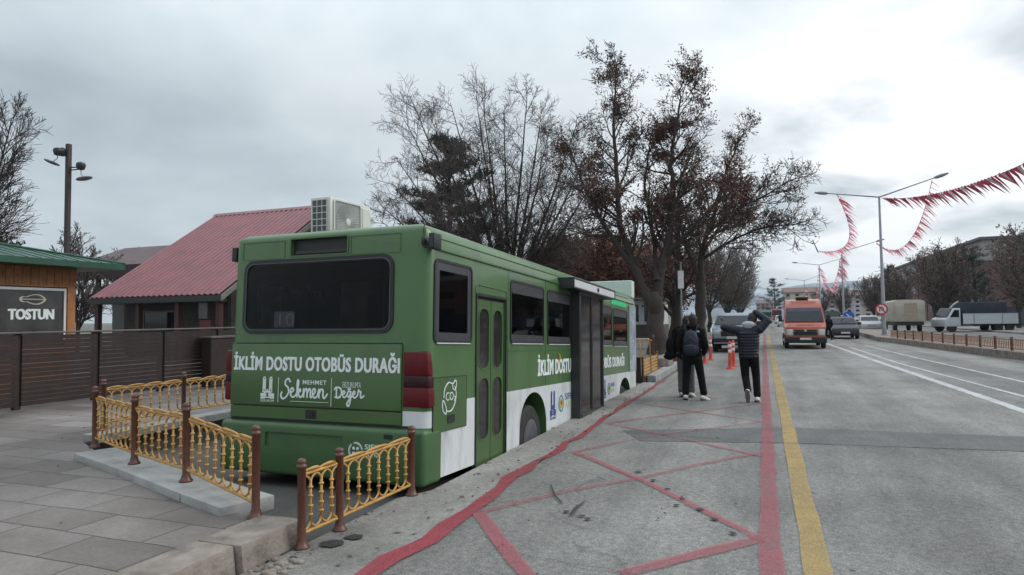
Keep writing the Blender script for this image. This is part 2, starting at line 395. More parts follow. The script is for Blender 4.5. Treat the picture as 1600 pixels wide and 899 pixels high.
M_pale = mat('pale_green_board', (.50, .57, .52), .6, var=.05)
M_post = mat('brown_post_paint', (.105, .035, .022), .42, var=.2, scale=8, coat=.1, dirt=((.05, .03, .02), .6, 9))
M_ochre = mat('ochre_fence_paint', (.46, .245, .06), .42, var=.15, scale=12, dirt=((.22, .12, .045), .7, 14))
M_ochre2 = mat('median_fence_paint', (.30, .14, .075), .6, var=.2)
M_slat = mat('dark_brown_slats', (.024, .0135, .0115), .5, var=.35, scale=5)
M_slatr = mat('worn_fence_rail', (.10, .085, .08), .5, var=.4, scale=3)
M_woodw = mat('orange_wood', (.34, .135, .045), .55, var=.25, scale=7)
M_groof = mat('green_metal_roof', (.012, .06, .036), .4, var=.2, scale=3)
M_rroof = mat('red_metal_roof', (.205, .052, .064), .42, var=.2, scale=1.2, dirt=((.13, .045, .05), .8, 1.3))
M_dwall = mat('dark_log_wall', (.04, .034, .03), .7, var=.3, scale=6)
M_acw = mat('ac_casing', (.56, .55, .51), .5, var=.05); M_acd = mat('ac_grille', (.07, .075, .08), .5)
M_bark = mat('bark', (.048, .038, .032), .9, var=.4, scale=12, bump=.9, bscale=30)
M_twig = mat('twigs', (.05, .038, .034), .9, var=.3, scale=3)
M_twig2 = mat('pale_twigs', (.12, .10, .092), .9, var=.3, scale=3)
M_leafb = mat('dead_leaves', (.11, .052, .038), .8, var=.7, scale=1.6)
M_leafr = mat('russet_leaves', (.15, .07, .045), .8, var=.6, scale=1.2)
M_pine = mat('pine_needles', (.013, .024, .015), .8, var=.5, scale=1.5)
M_galv = mat('galvanised_steel', (.22, .235, .25), .5, .3, var=.1)
M_skin = mat('skin', (.35, .19, .13), .55); M_hair = mat('dark_hair', (.01, .008, .007), .7)
M_cblack = mat('black_cloth', (.006, .006, .007), .9, var=.4, scale=14, spec=.2, bump=.5, bscale=9); M_navy = mat('navy_puffer', (.008, .010, .018), .55, var=.3, scale=8, spec=.35, bump=.5, bscale=10)
M_cgrey = mat('grey_cloth', (.10, .10, .11), .85, var=.2, scale=14); M_shoe = mat('white_shoe', (.6, .6, .58), .5); M_sole = mat('grey_sole', (.13, .12, .12), .8)
M_bpack = mat('navy_backpack', (.010, .016, .030), .7, var=.3); M_hood = mat('grey_hood', (.36, .37, .39), .8)

# ================================================================ SETTING
def struct(name, mb, m, **k):
    o = link(name, mb, m, **k); o['kind'] = 'structure'; return o
g = MB(); B = 3550
PX0, PX1, PY0, PY1 = -8.0, -3.02, 3.9, 17.0      # the sunken bay the bus stands in
zg = -.02
for x0, x1, y0, y1 in ((-B, PX0, -B, B), (PX1, B, -B, B), (PX0, PX1, -B, PY0), (PX0, PX1, PY1, B)):
    g.sheet([(x0, y0), (x1, y0), (x1, y1), (x0, y1)], zg)
struct('ground', g, M_earth)
p = MB()
def pz(y): return -.06 if y < 5.2 else -.06 - (y-5.2)*.044
p.sheet([(PX0, PY0, pz(PY0)), (PX1, PY0, pz(PY0)), (PX1, 5.2, pz(5.2)), (PX0, 5.2, pz(5.2))])
p.sheet([(PX0, 5.2, pz(5.2)), (PX1, 5.2, pz(5.2)), (PX1, PY1, pz(PY1)), (PX0, PY1, pz(PY1))])
p.box(PX0-.06, PX0, PY0, PY1, -.9, zg-.003); p.box(PX1, PX1+.06, PY0, PY1, -.9, zg-.003); p.box(PX0, PX1, PY1, PY1+.06, -.9, zg-.003); p.box(PX0, PX1, PY0-.06, PY0, -.3, zg-.003)
struct('sunken_bus_bay', p, M_pit)
# carriageway
r = MB(); r.sheet([(-2.43, -30), (40, -30), (40, 500), (-2.43, 500)], 0.0)
struct('road', r, M_asph)
# concrete apron between bay and road (edge follows the bus side)
a = MB()
random.seed(3)
near = [(-3.1, 2.2), (-2.5, 2.2)]
ys = [2.2 + i*.35 for i in range(42)]
def axl(y): return -3.26 if y < 3.3 else (-3.2 if y < 5.45 else -3.045 + (y-5.6)*.0174 + .018)
nodes_l = [(axl(y), y) for y in ys]; nodes_r = [(-2.44 + random.uniform(-.035, .03), y) for y in ys]
for i in range(len(ys)-1):
    z = .006
    a.add([(nodes_l[i][0], ys[i], z), (nodes_r[i][0], ys[i], z), (nodes_r[i+1][0], ys[i+1], z), (nodes_l[i+1][0], ys[i+1], z)], [(0,1,2,3)])
    a.add([(nodes_l[i][0], ys[i], z), (nodes_l[i+1][0], ys[i+1], z), (nodes_l[i+1][0], ys[i+1], -.7), (nodes_l[i][0], ys[i], -.7)], [(0,1,2,3)])
struct('concrete_apron', a, M_conc)
# left pavement
s = MB(); zs = .15
s.sheet([(-60, -30), (-12.0, -30), (-12.0, 60), (-60, 60)], zs)
s.sheet([(-12.0, -30), (-3.62, -30), (-3.62, 4.02), (-3.9, 4.12), (-7.3, 5.52), (-8.05, 5.9), (-8.05, 16.6), (-12.0, 16.6)], zs)
s.sheet([(-12.0, 16.6), (-2.78, 16.6), (-2.78, 60), (-12.0, 60)], zs)
for q0, q1 in (((-3.62, 4.02), (-3.9, 4.12)), ((-3.9, 4.12), (-7.3, 5.52)), ((-7.3, 5.52), (-8.05, 5.9)), ((-8.05, 5.9), (-8.05, 16.6)), ((-8.05, 16.6), (-2.78, 16.6))):
    s.add([(q0[0], q0[1], zs), (q1[0], q1[1], zs), (q1[0], q1[1], -.9), (q0[0], q0[1], -.9)], [(0,1,2,3)])
struct('left_pavement', s, M_slab)
# kerb stones at the near pavement edge
def kerb_block(x0, x1, y0, y1, z0, z1, m, nm, seed=0, lean=.0):
    bm = bmesh.new(); mbk = MB(); mbk.box(x0, x1, y0, y1, z0, z1); me = mbk.mesh(); bm.from_mesh(me)
    for v in bm.verts:
        if v.co.z > z1 - .01 and v.co.x > x1 - .01: v.co.x -= lean
    bmesh.ops.subdivide_edges(bm, edges=bm.edges, cuts=5, use_grid_fill=True)
    for v in bm.verts:
        n_ = noise.noise_vector(v.co*6 + Vector((seed, 0, 0)))
        v.co += n_*.005
    bm.to_mesh(me); bm.free(); me = bevelled(me, .012, 2, 50)
    return struct(nm, me, m, smooth=30)
ky = -4.0; i = 0
for y0, y1 in ((-1.2, -.02), (0, 1.0), (1.02, 2.1), (2.12, 2.78), (2.8, 3.47), (3.485, 4.1)):
    kerb_block(-3.64, -3.26 + (.05 if y0 > 3.4 else 0), y0, y1, -.2, .172, M_kerb, 'kerb', i*3.1, .05); i += 1
for k in range(24):
    y0 = 16.75 + k*1.0
    kerb_block(-2.78, -2.56, y0, y0+.97, -.1, .16, M_kerb2, 'kerb', k*2.0)
# light kerb slab that carries the fence
def slabwall(pts, w, z0, z1, name):
    mb = MB()
    for i in range(len(pts)-1):
        a_, b_ = Vector((*pts[i], 0)), Vector((*pts[i+1], 0)); d = (b_-a_).normalized(); n = Vector((-d.y, d.x, 0))
        mb.prism([a_ + Vector((0,0,z0)), b_ + Vector((0,0,z0)), b_ + n*w + Vector((0,0,z0)), a_ + n*w + Vector((0,0,z0))], (0, 0, z1-z0-.002*i))
    return struct(name, bevelled(mb, .012, 2), M_kerb2, smooth=30)
slabwall([(-7.15, 5.13), (-5.8, 4.67), (-4.6, 4.22), (-3.95, 4.0)], .46, .1, .222, 'fence_kerb')
mbk = MB(); mbk.box(-8.2, -7.92, 6.0, 16.0, .12, .23); struct('back_fence_kerb', bevelled(mbk, .012, 2), M_kerb2)
# road markings
def strip(name, pts, w, m, z=.008, jit=.07):
    rng = random.Random(len(name) + int(abs(pts[0][1])*10)); Q, Wd = [], []
    for i in range(len(pts)-1):
        a_, b_ = Vector(pts[i]), Vector(pts[i+1]); n_ = max(1, min(120, int((b_-a_).length/.22))) if jit else 1
        for k in range(n_):
            f_ = k/n_; w0 = w[i] if isinstance(w, (list, tuple)) else w; w1 = w[i+1] if isinstance(w, (list, tuple)) else w
            Q.append(a_.lerp(b_, f_)); Wd.append((w0 + (w1-w0)*f_))
    Q.append(Vector(pts[-1])); Wd.append(w[-1] if isinstance(w, (list, tuple)) else w)
    mb = MB(); L = []; R_ = []
    for i, q in enumerate(Q):
        d = (Q[min(i+1, len(Q)-1)]-Q[max(i-1, 0)]).normalized(); n = Vector((-d.y, d.x))
        L.append(q + n*Wd[i]*(.5 + rng.uniform(-jit, jit))); R_.append(q - n*Wd[i]*(.5 + rng.uniform(-jit, jit)))
    for i in range(len(Q)-1): mb.sheet([L[i], R_[i], R_[i+1], L[i+1]], z)
    return struct(name, mb, m)
strip('red_edge_marking', [(0, 1), (0, 14), (0, 60)], .15, M_red, .009)
strip('yellow_lane_marking', [(.28, 1), (.28, 60)], [.17, .17], M_yel, .009)
random.seed(11)
kp = [(-2.44 + random.uniform(-.04, .04) + (.05 if 4 < y < 6 else 0), y) for y in [2.4 + .4*i for i in range(38)]]
strip('red_kerb_marking', kp, [random.uniform(.06, .13) if q[1] > 7 else random.uniform(.10, .16) if q[1] > 5 else random.uniform(.15, .2) for q in kp], M_redk, .013, jit=.16)
zz = [(-1.36, 3.9), (-2.3, 5.18), (-1.81, 6.05), (-1.22, 6.79), (-.67, 7.67), (-.07, 8.46)]
strip('red_zigzag_marking', zz[:2], .12, M_red, .0105)
strip('red_zigzag_marking', zz[1:], .09, M_red2, .0107)
strip('red_zigzag_marking', [(-.9, 4.25), (-.07, 5.24)], .12, M_red, .0109)
strip('red_zigzag_marking', [(-.07, 5.24), (-1.21, 6.74), (-2.2, 7.84)], .09, M_red, .0111)
strip('red_zigzag_marking', [(-.07, 8.26), (-1.2, 9.2), (-2.3, 10.1)], .09, M_red2, .0113)
strip('red_zigzag_marking', [(-2.2, 7.84), (-1.61, 9.01), (-.43, 10.46), (-.07, 10.9)], .09, M_red2, .0115)
strip('red_zigzag_marking', [(-2.3, 12.6), (-.07, 10.9)], .09, M_red2, .0117)
strip('red_zigzag_marking', [(-2.3, 10.1), (-.07, 13.2)], .09, M_red2, .0119)
strip('white_lane_marking', [(4.12, 6), (3.93, 14.2), (3.5, 27), (3.2, 40)], .20, M_whi, .006)
strip('white_lane_marking', [(5.0, 8), (4.64, 15.5), (4.05, 24.6), (3.85, 36)], .10, M_whi, .006)
strip('white_lane_marking', [(6.3, 10), (5.6, 18.6), (5.12, 27.5), (4.8, 38)], .11, M_whi, .006)
struct('repaired_asphalt_strip', MB().sheet([(-1.95, 9.55), (-1.57, 8.8), (.31, 9.22), (2.81, 9.44), (12, 9.9), (12, 11.2), (3.14, 10.54), (.27, 10.45)], .0045), M_asph2)
random.seed(5)
def blob(mb, x, y, r_, z, n=9):
    mb.sheet([(x + r_*random.uniform(.6, 1.2)*math.cos(2*PI*i/n), y + r_*random.uniform(.6, 1.2)*math.sin(2*PI*i/n)) for i in range(n)], z)
tb = MB()
for x, y in ((-1.28, 7.03), (-1.08, 6.72), (-.9, 6.42), (-.73, 6.12), (-.55, 5.83), (-.42, 5.6), (-.26, 5.28)): blob(tb, x, y, .035, .016)
for x, y in ((-1.45, 5.35), (-1.38, 5.28), (-1.6, 5.42), (-.75, 5.9)): blob(tb, x, y, .03, .016)
tb.sheet([(-1.565, 5.55), (-1.55, 5.32), (-1.53, 5.32), (-1.535, 5.6), (-1.52, 5.78), (-1.53, 5.79)], .0165)
tb.sheet([(-2.0, 6.22), (-1.99, 6.23), (-1.82, 5.85), (-1.70, 5.66), (-1.715, 5.65), (-1.835, 5.84)], .0165)
blob(tb, -3.0, 4.12, .10, .0170, 14); blob(tb, -2.93, 4.28, .07, .0172, 12); blob(tb, -3.08, 3.78, .03, .0172, 9)  # flat black patches stand for the dark inside holes by the fence post
struct('tar_stains', tb, M_tar_hole)
def crackline(pts, w, z=.0142):
    random.seed(int(abs(pts[0][0])*100)); q = []
    for i in range(len(pts)-1):
        for k in range(8):
            t_ = k/8; q.append((pts[i][0]*(1-t_)+pts[i+1][0]*t_ + random.uniform(-.015, .015), pts[i][1]*(1-t_)+pts[i+1][1]*t_ + random.uniform(-.015, .015)))
    q.append(pts[-1]); strip('road_crack', q, [random.uniform(.4, 1)*w for _ in q], M_tar_hole, z)
crackline([(-1.6, 4.35), (-1.0, 4.28), (-.3, 4.1), (.1, 4.0)], .007)
crackline([(-2.0, 9.4), (0, 9.15), (3, 9.35), (7, 9.6)], .014)
# median kerb and opposite pavement
MED = [(10.6, 5), (9.5, 14), (8.05, 26.5), (7.1, 34.5), (6.3, 42.5)]
mk = MB()
outp = [(q[0], q[1]) for q in MED] + [(6.1, 43.5), (6.3, 47)]
mk.prism([(q[0], q[1], -.1) for q in outp] + [(8.0, 120, -.1), (9.6, 120, -.1), (9.6, 44, -.1), (12.5, 20, -.1), (14, 5, -.1)], (0, 0, .36))
struct('median_island', mk, M_kerb)
hd = MB()
struct('far_pavement', MB().box(17, 200, -20, 400, -.1, .12), M_conc)

# fallen leaves and litter, too many to count
random.seed(21); lf = MB()
def litter(n, x0, x1, y0, y1, z, s0=.015, s1=.04):
    for _ in range(n):
        x, y = random.uniform(x0, x1), random.uniform(y0, y1); a_ = random.uniform(0, PI); q = random.uniform(s0, s1)
        dx, dy = math.cos(a_)*q, math.sin(a_)*q
        lf.add([(x-dx, y-dy, z+.003), (x+dy*.5, y-dx*.5, z+.012), (x+dx, y+dy, z+.006), (x-dy*.5, y+dx*.5, z+.001)], [(0,1,2),(0,2,3)])
litter(60, -3.0, -2.35, 6, 16, .01); litter(26, -3.2, -2.5, 3.2, 6, .01); litter(50, -2.3, 0, 4, 14, .014, .008, .02); litter(25, -12, -4, 2, 8, .152, .01, .03); litter(20, -3.25, -3.0, 3.3, 4.1, .0, .02, .05)
litter(90, -2.6, -2.4, 5, 20, .012, .01, .03)
tag(link('litter', lf, mat('litter_brown', (.10, .07, .045), .8, var=.6, scale=2)), 'small dead leaves and bits of litter strewn along the kerb', 'litter', kind='stuff')
random.seed(33); rb = MB()
for _ in range(60):
    x, y = random.uniform(-3.2, -2.95), random.uniform(3.3, 3.75); q = random.uniform(.01, .045)
    rb.ell((x, y, q*.3), (q, q*.8, q*.5), 6, 4)
tag(link('rubble', rb, M_kerb, smooth='all'), 'small broken stones heaped beside the end of the kerb', 'rubble', kind='stuff')

# thin winter air
hzm = bpy.data.materials.new('haze'); hzm.use_nodes = True; hzm.node_tree.nodes.clear()
_pv = hzm.node_tree.nodes.new('ShaderNodeVolumePrincipled'); _mo = hzm.node_tree.nodes.new('ShaderNodeOutputMaterial')
_pv.inputs['Color'].default_value = (.80, .88, .95, 1); _pv.inputs['Density'].default_value = HAZE; _pv.inputs['Anisotropy'].default_value = .2
hzm.node_tree.links.new(_pv.outputs[0], _mo.inputs['Volume'])
if HAZE: tag(link('haze', MB().box(-3600, 3600, -3600, 3600, -8, 235), hzm), 'thin bluish winter haze over the whole street', 'haze', kind='stuff')
# mountains
random.seed(8)
def ridge(name, y, x0, x1, hfun, m, depth=700):
    mb = MB(); n = 90; rows = 7; vs = []; fs = []
    for j in range(rows):
        t_ = j/(rows-1)
        for i in range(n+1):
            x = x0 + (x1-x0)*i/n
            h = hfun(x) * math.sin(min(1, t_*1.15)*PI/2) * (1 + .25*noise.noise(Vector((x*.004, j*.8, 1))))
            vs.append((x, y + t_*depth, h if j else -5))
    for j in range(rows-1):
        for i in range(n): fs.append((j*(n+1)+i, j*(n+1)+i+1, (j+1)*(n+1)+i+1, (j+1)*(n+1)+i))
    mb.add(vs, fs); return struct(name, mb, m, smooth='all')
M_mtn = mat('mountain', (.10, .13, .16), .95, var=.35, scale=.006, dirt=((.55, .58, .62), .8, .004), coord='Object')
ridge('mountains', 2600, -2500, 2900, lambda x: 100 + 45*noise.fractal(Vector((x*.0022, 0, 5)), 1, 2, 5) + 25*math.sin(x*.0016+1), M_mtn)

# ================================================================ THE BUS
BM = Matrix.Translation((-3.046, 5.639, .088)) @ Matrix.Rotation(rad(-.9926), 4, 'Z') @ Matrix.Rotation(rad(-2.633), 4, 'X')
bus = root('bus', None, mw=BM, label='long green and white bus turned into a bus stop shelter, sunk beside the pavement', cat='bus')
BL, BW = 10.15, 2.5
mb = MB(); mb.box(-BW, 0, 0, BL, 0, 2.52)
me = mb.mesh(); bm = bmesh.new(); bm.from_mesh(me)
bmesh.ops.recalc_face_normals(bm, faces=bm.faces)
vert_e = [e for e in bm.edges if abs(e.verts[0].co.z - e.verts[1].co.z) > 1]
bmesh.ops.bevel(bm, geom=vert_e, offset=.11, segments=6, profile=.5, affect='EDGES')
top_e = [e for e in bm.edges if min(e.verts[0].co.z, e.verts[1].co.z) > 2.51]
bmesh.ops.bevel(bm, geom=top_e, offset=.085, segments=5, profile=.5, affect='EDGES')
bmesh.ops.bisect_plane(bm, geom=bm.verts[:] + bm.edges[:] + bm.faces[:], plane_co=(0, 0, 2.3), plane_no=(0, 0, 1))
for v in bm.verts:
    if v.co.z > 2.301 and .02 < v.co.y < BL-.02:
        if v.co.x > -.3: v.co.x -= (v.co.z-2.3)*.30
        elif v.co.x < -2.2: v.co.x += (v.co.z-2.3)*.30
for pl_co, pl_no in (((0, 0, .733), (0, 0, 1)), ((0, 0, .665), (0, 0, 1)), ((0, 0, .505), (0, 0, 1)), ((0, .845, 0), (0, 1, 0)), ((-.275, 0, 0), (1, 0, 0)), ((-2.43, 0, 0), (1, 0, 0))):
    bmesh.ops.bisect_plane(bm, geom=bm.verts[:] + bm.edges[:] + bm.faces[:], plane_co=pl_co, plane_no=pl_no)
for f in bm.faces:
    c = f.calc_center_median()
    wh = c.z < .665 or (c.z < .733 and c.y > .845)
    if c.y < .06 and (c.x < -.275 and c.x > -2.43): wh = False
    if c.y < .12 and c.z < .505: wh = False
    f.material_index = 1 if wh else 0
bm.to_mesh(me); bm.free()
me.materials.append(M_green); me.materials.append(M_bwhite)
def arch_cut(yc, zc, rx, rz, x0, x1, flat=.0):
    c = MB(); pts = [(yc + rx*math.cos(PI*i/16), zc + rz*math.sin(PI*i/16)**.8) for i in range(17)] + [(yc - rx - .04, -.5), (yc + rx + .04, -.5)]
    return c.prism([(x0, q[0], q[1]) for q in pts], (x1-x0, 0, 0))
cuts = [arch_cut(2.98, .12, .54, .55, -.55, .2), arch_cut(8.83, .12, .58, .50, -.55, .2), arch_cut(2.98, .12, .54, .55, -2.8, -1.95), arch_cut(8.83, .12, .58, .50, -2.8, -1.95)]
c = MB(); c.prism([(-.07, q[0], q[1]) for q in rr(1.1, 1.95, -.2, 1.87, .03)], (.3, 0, 0)); cuts.append(c)
c = MB(); c.prism([(q[0], .06, q[1]) for q in rr(-1.70, -.97, 2.255, 2.44, .02)], (0, -.3, 0)); cuts.append(c)
WINS = ((.09, .97, 1.325, 2.175, .105), (2.10, 3.40, 1.33, 2.15, .04), (3.54, 4.72, 1.325, 2.14, .04), (6.70, 7.62, 1.31, 2.11, .04), (7.74, 9.10, 1.30, 2.10, .04))
c = MB(); c.box(-2.42, -.085, .13, BL-.12, .80, 2.38); cuts.append(c)
for s0, s1, z0, z1, k_ in WINS:
    c = MB(); c.prism([(-.2, q[0], q[1]) for q in rr(s0+k_, s1-k_, z0+k_, z1-k_, .03)], (.4, 0, 0)); cuts.append(c)
for s0, s1 in ((.1, 1.3), (1.5, 2.9), (3.1, 4.5), (4.7, 6.1), (6.3, 7.7), (7.9, 9.1)):
    c = MB(); c.prism([(-2.7, q[0], q[1]) for q in rr(s0+.04, s1-.04, 1.37, 2.10, .04)], (.4, 0, 0)); cuts.append(c)
c = MB(); c.prism([(q[0], -.2, q[1]) for q in rr(-2.27, -.455, 1.48, 2.17, .08)], (0, .5, 0)); cuts.append(c)
c = MB(); c.prism([(q[0], BL-.3, q[1]) for q in rr(-2.3, -.2, 1.0, 2.25, .1)], (0, .5, 0)); cuts.append(c)
me = boolcut(me, cuts)
link('body', me, [M_green, M_bwhite], bus, smooth=32, fix=False)
# panel helpers: side (+x face) and rear (-y face)
def sp(mb, s0, s1, z0, z1, r_, x0, x1): return mb.prism([(x0, q[0], q[1]) for q in rr(s0, s1, z0, z1, r_)], (x1-x0, 0, 0))
def sring(mb, s0, s1, z0, z1, r_, w, x0, x1):
    return mb.ring([(x0, q[0], q[1]) for q in rr(s0, s1, z0, z1, r_)], [(x0, q[0], q[1]) for q in rr(s0+w, s1-w, z0+w, z1-w, max(.005, r_-w*.6))], (x1-x0, 0, 0))
def rp(mb, w0, w1, z0, z1, r_, y0, y1): return mb.prism([(q[0], y0, q[1]) for q in rr(w0, w1, z0, z1, r_)], (0, y1-y0, 0))
def rring(mb, w0, w1, z0, z1, r_, w, y0, y1):
    return mb.ring([(q[0], y0, q[1]) for q in rr(w0, w1, z0, z1, r_)], [(q[0], y0, q[1]) for q in rr(w0+w, w1-w, z0+w, z1-w, max(.005, r_-w*.6))], (0, y1-y0, 0))
# roof: slightly domed top skin, drip rails
mb = MB(); n = 14; vs = []; fs = []
for j, y in enumerate((.1, .3, BL-.3, BL-.1)):
    for i in range(n+1):
        x = -BW + .12 + (BW-.24)*i/n; t_ = abs(2*i/n-1)
        vs.append((x, y, 2.50 + (.075 if 0 < j < 3 else .02)*(1-t_**2.5)))
for j in range(3):
    for i in range(n): fs.append((j*(n+1)+i, j*(n+1)+i+1, (j+1)*(n+1)+i+1, (j+1)*(n+1)+i))
mb.add(vs, fs); link('roof', mb, M_green, bus, smooth='all')
mb = MB(); mb.box(-.002, .018, .12, 4.2, 2.262, 2.278); mb.box(-.002, .018, 6.9, 9.9, 2.285, 2.298); mb.box(-.03, -.018, .12, 9.4, 2.39, 2.396)
link('drip_rail', mb, M_green, bus)
# --- side windows
def side_window(s0, s1, z0, z1, film=.0, nm='window', tint=M_busglass, bars=()):
    mb = MB(); sring(mb, s0, s1, z0, z1, .075, .028, -.004, .012)
    w = link(nm, mb, M_black, bus)
    if not film:
        mb = MB(); sp(mb, s0+.026, s1-.026, z0+.026, z1-.026, .055, -.004, .0015); link('pane', mb, tint, w)
    if film:
        mb = MB(); sring(mb, s0+.026, s1-.026, z0+.026, z1-.026, .055, film-.02, -.004, .004); link('window_film', mb, M_film, w)
        mb = MB(); sp(mb, s0+film-.012, s1-film+.012, z0+film-.012, z1-film+.012, .004, -.008, -.005); link('pane', mb, tint, w)
    else:
        mb = MB(); sp(mb, s0+.03, s1-.03, z1-.17, z1-.03, .05, .002, .006); link('window_film', mb, M_film, w); mb = MB(); mb.prism([(.0025, q[0], q[1]) for q in rr(s0+.03, s1-.03, z0+.03, z0+.12, .04)], (.004, 0, 0)); link('window_film', mb, M_film, w)
    mb = MB(); mb.box(.004, .016, s0+.06, s1-.06, z0-.004, z0+.008); link('sill_trim', mb, M_silver, w)
    return w
side_window(.09, .97, 1.325, 2.175, .105)
side_window(2.10, 3.40, 1.33, 2.15)
side_window(3.54, 4.72, 1.325, 2.14)
side_window(6.70, 7.62, 1.31, 2.11)
side_window(7.74, 9.10, 1.30, 2.10)
mb = MB(); sp(mb, 7.60, 8.99, 2.165, 2.268, .02, -.004, .012); link('led_sign', mb, M_led, bus)
# left side windows (seen only from another place)
for s0, s1 in ((.1, 1.3), (1.5, 2.9), (3.1, 4.5), (4.7, 6.1), (6.3, 7.7), (7.9, 9.1)):
    mb = MB(); mb.prism([(-2.512, q[0], q[1]) for q in rr(s0, s1, 1.33, 2.14, .07)], (.02, 0, 0)); link('window', mb, M_busglass, bus)
mb = MB(); mb.prism([(q[0], BL-.01, q[1]) for q in rr(-2.35, -.15, .95, 2.3, .12)], (0, .03, 0)); link('windscreen', mb, M_busglass, bus)
for s_ in (2.03, 3.47, 4.80, 6.62, 9.28): link('body_seam', MB().box(-.001, .0025, s_-.002, s_+.002, .74, 2.26), M_black, bus)
link('body_seam', MB().box(-.001, .0025, 1.99, 4.8, 1.235, 1.239), M_black, bus)
rv = MB()
for k_ in range(64): rv.box(-.001, .0035, .2 + k_*.14, .207 + k_*.14, 2.243, 2.250)
tag(link('rivets', rv, M_green2, bus), kind='stuff')
# --- interior: floor, benches, poles, counter
M_int = mat('interior_grey', (.10, .10, .10), .7); M_seat = mat('seat_cloth', (.03, .04, .07), .8, var=.3)
link('cabin_floor', MB().box(-2.415, -.09, .14, BL-.13, .802, .83), M_int, bus)
link('ceiling_panel', MB().box(-2.415, -.09, .14, BL-.13, 2.345, 2.375), mat('ceiling_white', (.30, .30, .29), .7), bus)
for y_ in (.75, 2.3, 3.15, 4.0, 7.1, 7.95, 8.8):
    for x0, x1 in ((-2.38, -1.93), (-1.90, -1.45), (-.57, -.12)):
        if x0 > -1 and 4.6 < y_ < 6.4: continue
        mb = MB(); mb.box(x0, x1, y_, y_+.45, 1.18, 1.30); mb.box(x0, x1, y_-.10, y_+.02, 1.22, 1.86); mb.box(x0+.15, x1-.15, y_+.1, y_+.3, .83, 1.18)
        link('seat', bevelled(mb, .02, 2), M_seat, bus, smooth=30)
for x_, y_ in ((-1.35, 1.3), (-.75, 1.3), (-1.35, 3.6), (-.75, 4.5), (-1.35, 5.9), (-.75, 7.0)): link('grab_pole', MB().lathe([(.017, .83), (.017, 2.34)], (x_, y_, 0), 8), M_silver, bus)
link('notice_board', MB().box(-2.41, -2.38, .3, 1.4, 1.4, 2.0), mat('notice_paper', (.5, .45, .38), .7, var=.5, scale=5), bus)
link('partition', MB().box(-1.35, -1.0, .42, .46, .83, 2.0), mat('brown_partition', (.16, .13, .10), .7, var=.4, scale=4), bus)
# --- narrow folding door
door = MB(); door.box(-.05, -.042, 1.102, 1.948, -.2, 1.868); dr = link('folding_door', door, M_black, bus)
for s0, s1 in ((1.135, 1.53), (1.545, 1.925)):
    mb = MB(); L = rr(s0, s1, -.05, 1.835, .012, 5)
    lf_ = MB(); lf_.prism([(-.042, q[0], q[1]) for q in L], (.026, 0, 0))
    holes = []
    for z0, z1 in ((1.045, 1.73), (.24, .93)):
        h = MB(); h.prism([(-.05, q[0], q[1]) for q in rr(s0+.065, s1-.055, z0, z1, .105, 6)], (.05, 0, 0)); holes.append(h)
    lm = boolcut(lf_.mesh(), holes); lf_o = link('door_leaf', lm, M_green2, dr, smooth=30)
    for z0, z1 in ((1.045, 1.73), (.24, .93)):
        w_ = MB(); w_.prism([(-.034, q[0], q[1]) for q in rr(s0+.06, s1-.05, z0-.004, z1+.004, .108, 6)], (.008, 0, 0)); link('pane', w_, M_doorglass, lf_o)
        w_ = MB(); w_.ring([(-.017, q[0], q[1]) for q in rr(s0+.053, s1-.043, z0-.012, z1+.012, .115, 6)], [(-.017, q[0], q[1]) for q in rr(s0+.065, s1-.055, z0, z1, .105, 6)], (.007, 0, 0)); link('pane_trim', w_, M_green, lf_o)
mb = MB(); mb.tube([(.002, 1.062, 1.88), (.002, 1.062, 1.95), (.002, 1.075, 1.98), (.002, 1.11, 1.995), (.002, 1.93, 1.985), (.002, 1.965, 1.97), (.002, 1.978, 1.94), (.002, 1.978, 1.88)], .008, 6); link('door_hood', mb, M_green, bus)
mb = MB()
mb.ring([(-.002, q[0], q[1]) for q in rr(1.072, 1.978, -.2, 1.90, .02)], [(-.002, q[0], q[1]) for q in rr(1.1, 1.95, -.17, 1.87, .015)], (.014, 0, 0)); link('door_frame', mb, M_black, dr)
# --- side hatch with its emblem
mb = MB(); sp(mb, .10, .84, .452, .982, .01, -.002, .008); ht = link('side_hatch', mb, M_green2, bus)
mb = MB(); sring(mb, .095, .845, .447, .987, .01, .006, -.001, .0095); link('hatch_seam', mb, M_black, ht)
mb = MB(); sp(mb, .40, .56, .515, .60, .01, .006, .013); link('latch', mb, M_blackm, ht)
# letters, strokes
def text(body, w, h, m, parent, origin, right, up, nrm, name='lettering', bold=.02, depth=.002, heavy=0, spacing=1.0):
    cu = bpy.data.curves.new('t', 'FONT'); cu.body = body; cu.offset = bold; cu.extrude = .5; cu.space_character = spacing; cu.resolution_u = 3
    o = bpy.data.objects.new('t', cu); C.objects.link(o); me = evalmesh(o); bpy.data.objects.remove(o)
    xs = [v.co.x for v in me.vertices]; ys_ = [v.co.y for v in me.vertices]; zs_ = [v.co.z for v in me.vertices]
    x0, x1, y0, y1 = min(xs), max(xs), min(ys_), max(ys_)
    O, R_, U, Nn = Vector(origin), Vector(right), Vector(up), Vector(nrm)
    for v in me.vertices:
        a_ = (v.co.x-x0)/(x1-x0)*w; b_ = (v.co.y-y0)/(y1-y0)*h; c_ = (v.co.z > 0)*depth - (v.co.z <= 0)*.001
        v.co = O + R_*a_ + U*b_ + Nn*c_
    if heavy:
        bm = bmesh.new(); bm.from_mesh(me); src = bm.verts[:] + bm.edges[:] + bm.faces[:]
        for k_, dx in enumerate((-heavy, heavy)):
            g_ = bmesh.ops.duplicate(bm, geom=src)['geom']
            for v in g_:
                if isinstance(v, bmesh.types.BMVert): v.co += R_*dx + Nn*(.0003*(k_+1)) + U*heavy*(.25 if k_ else -.25)
        bm.to_mesh(me); bm.free()
    me.materials.clear()
    return link(name, me, m, parent, fix=False)
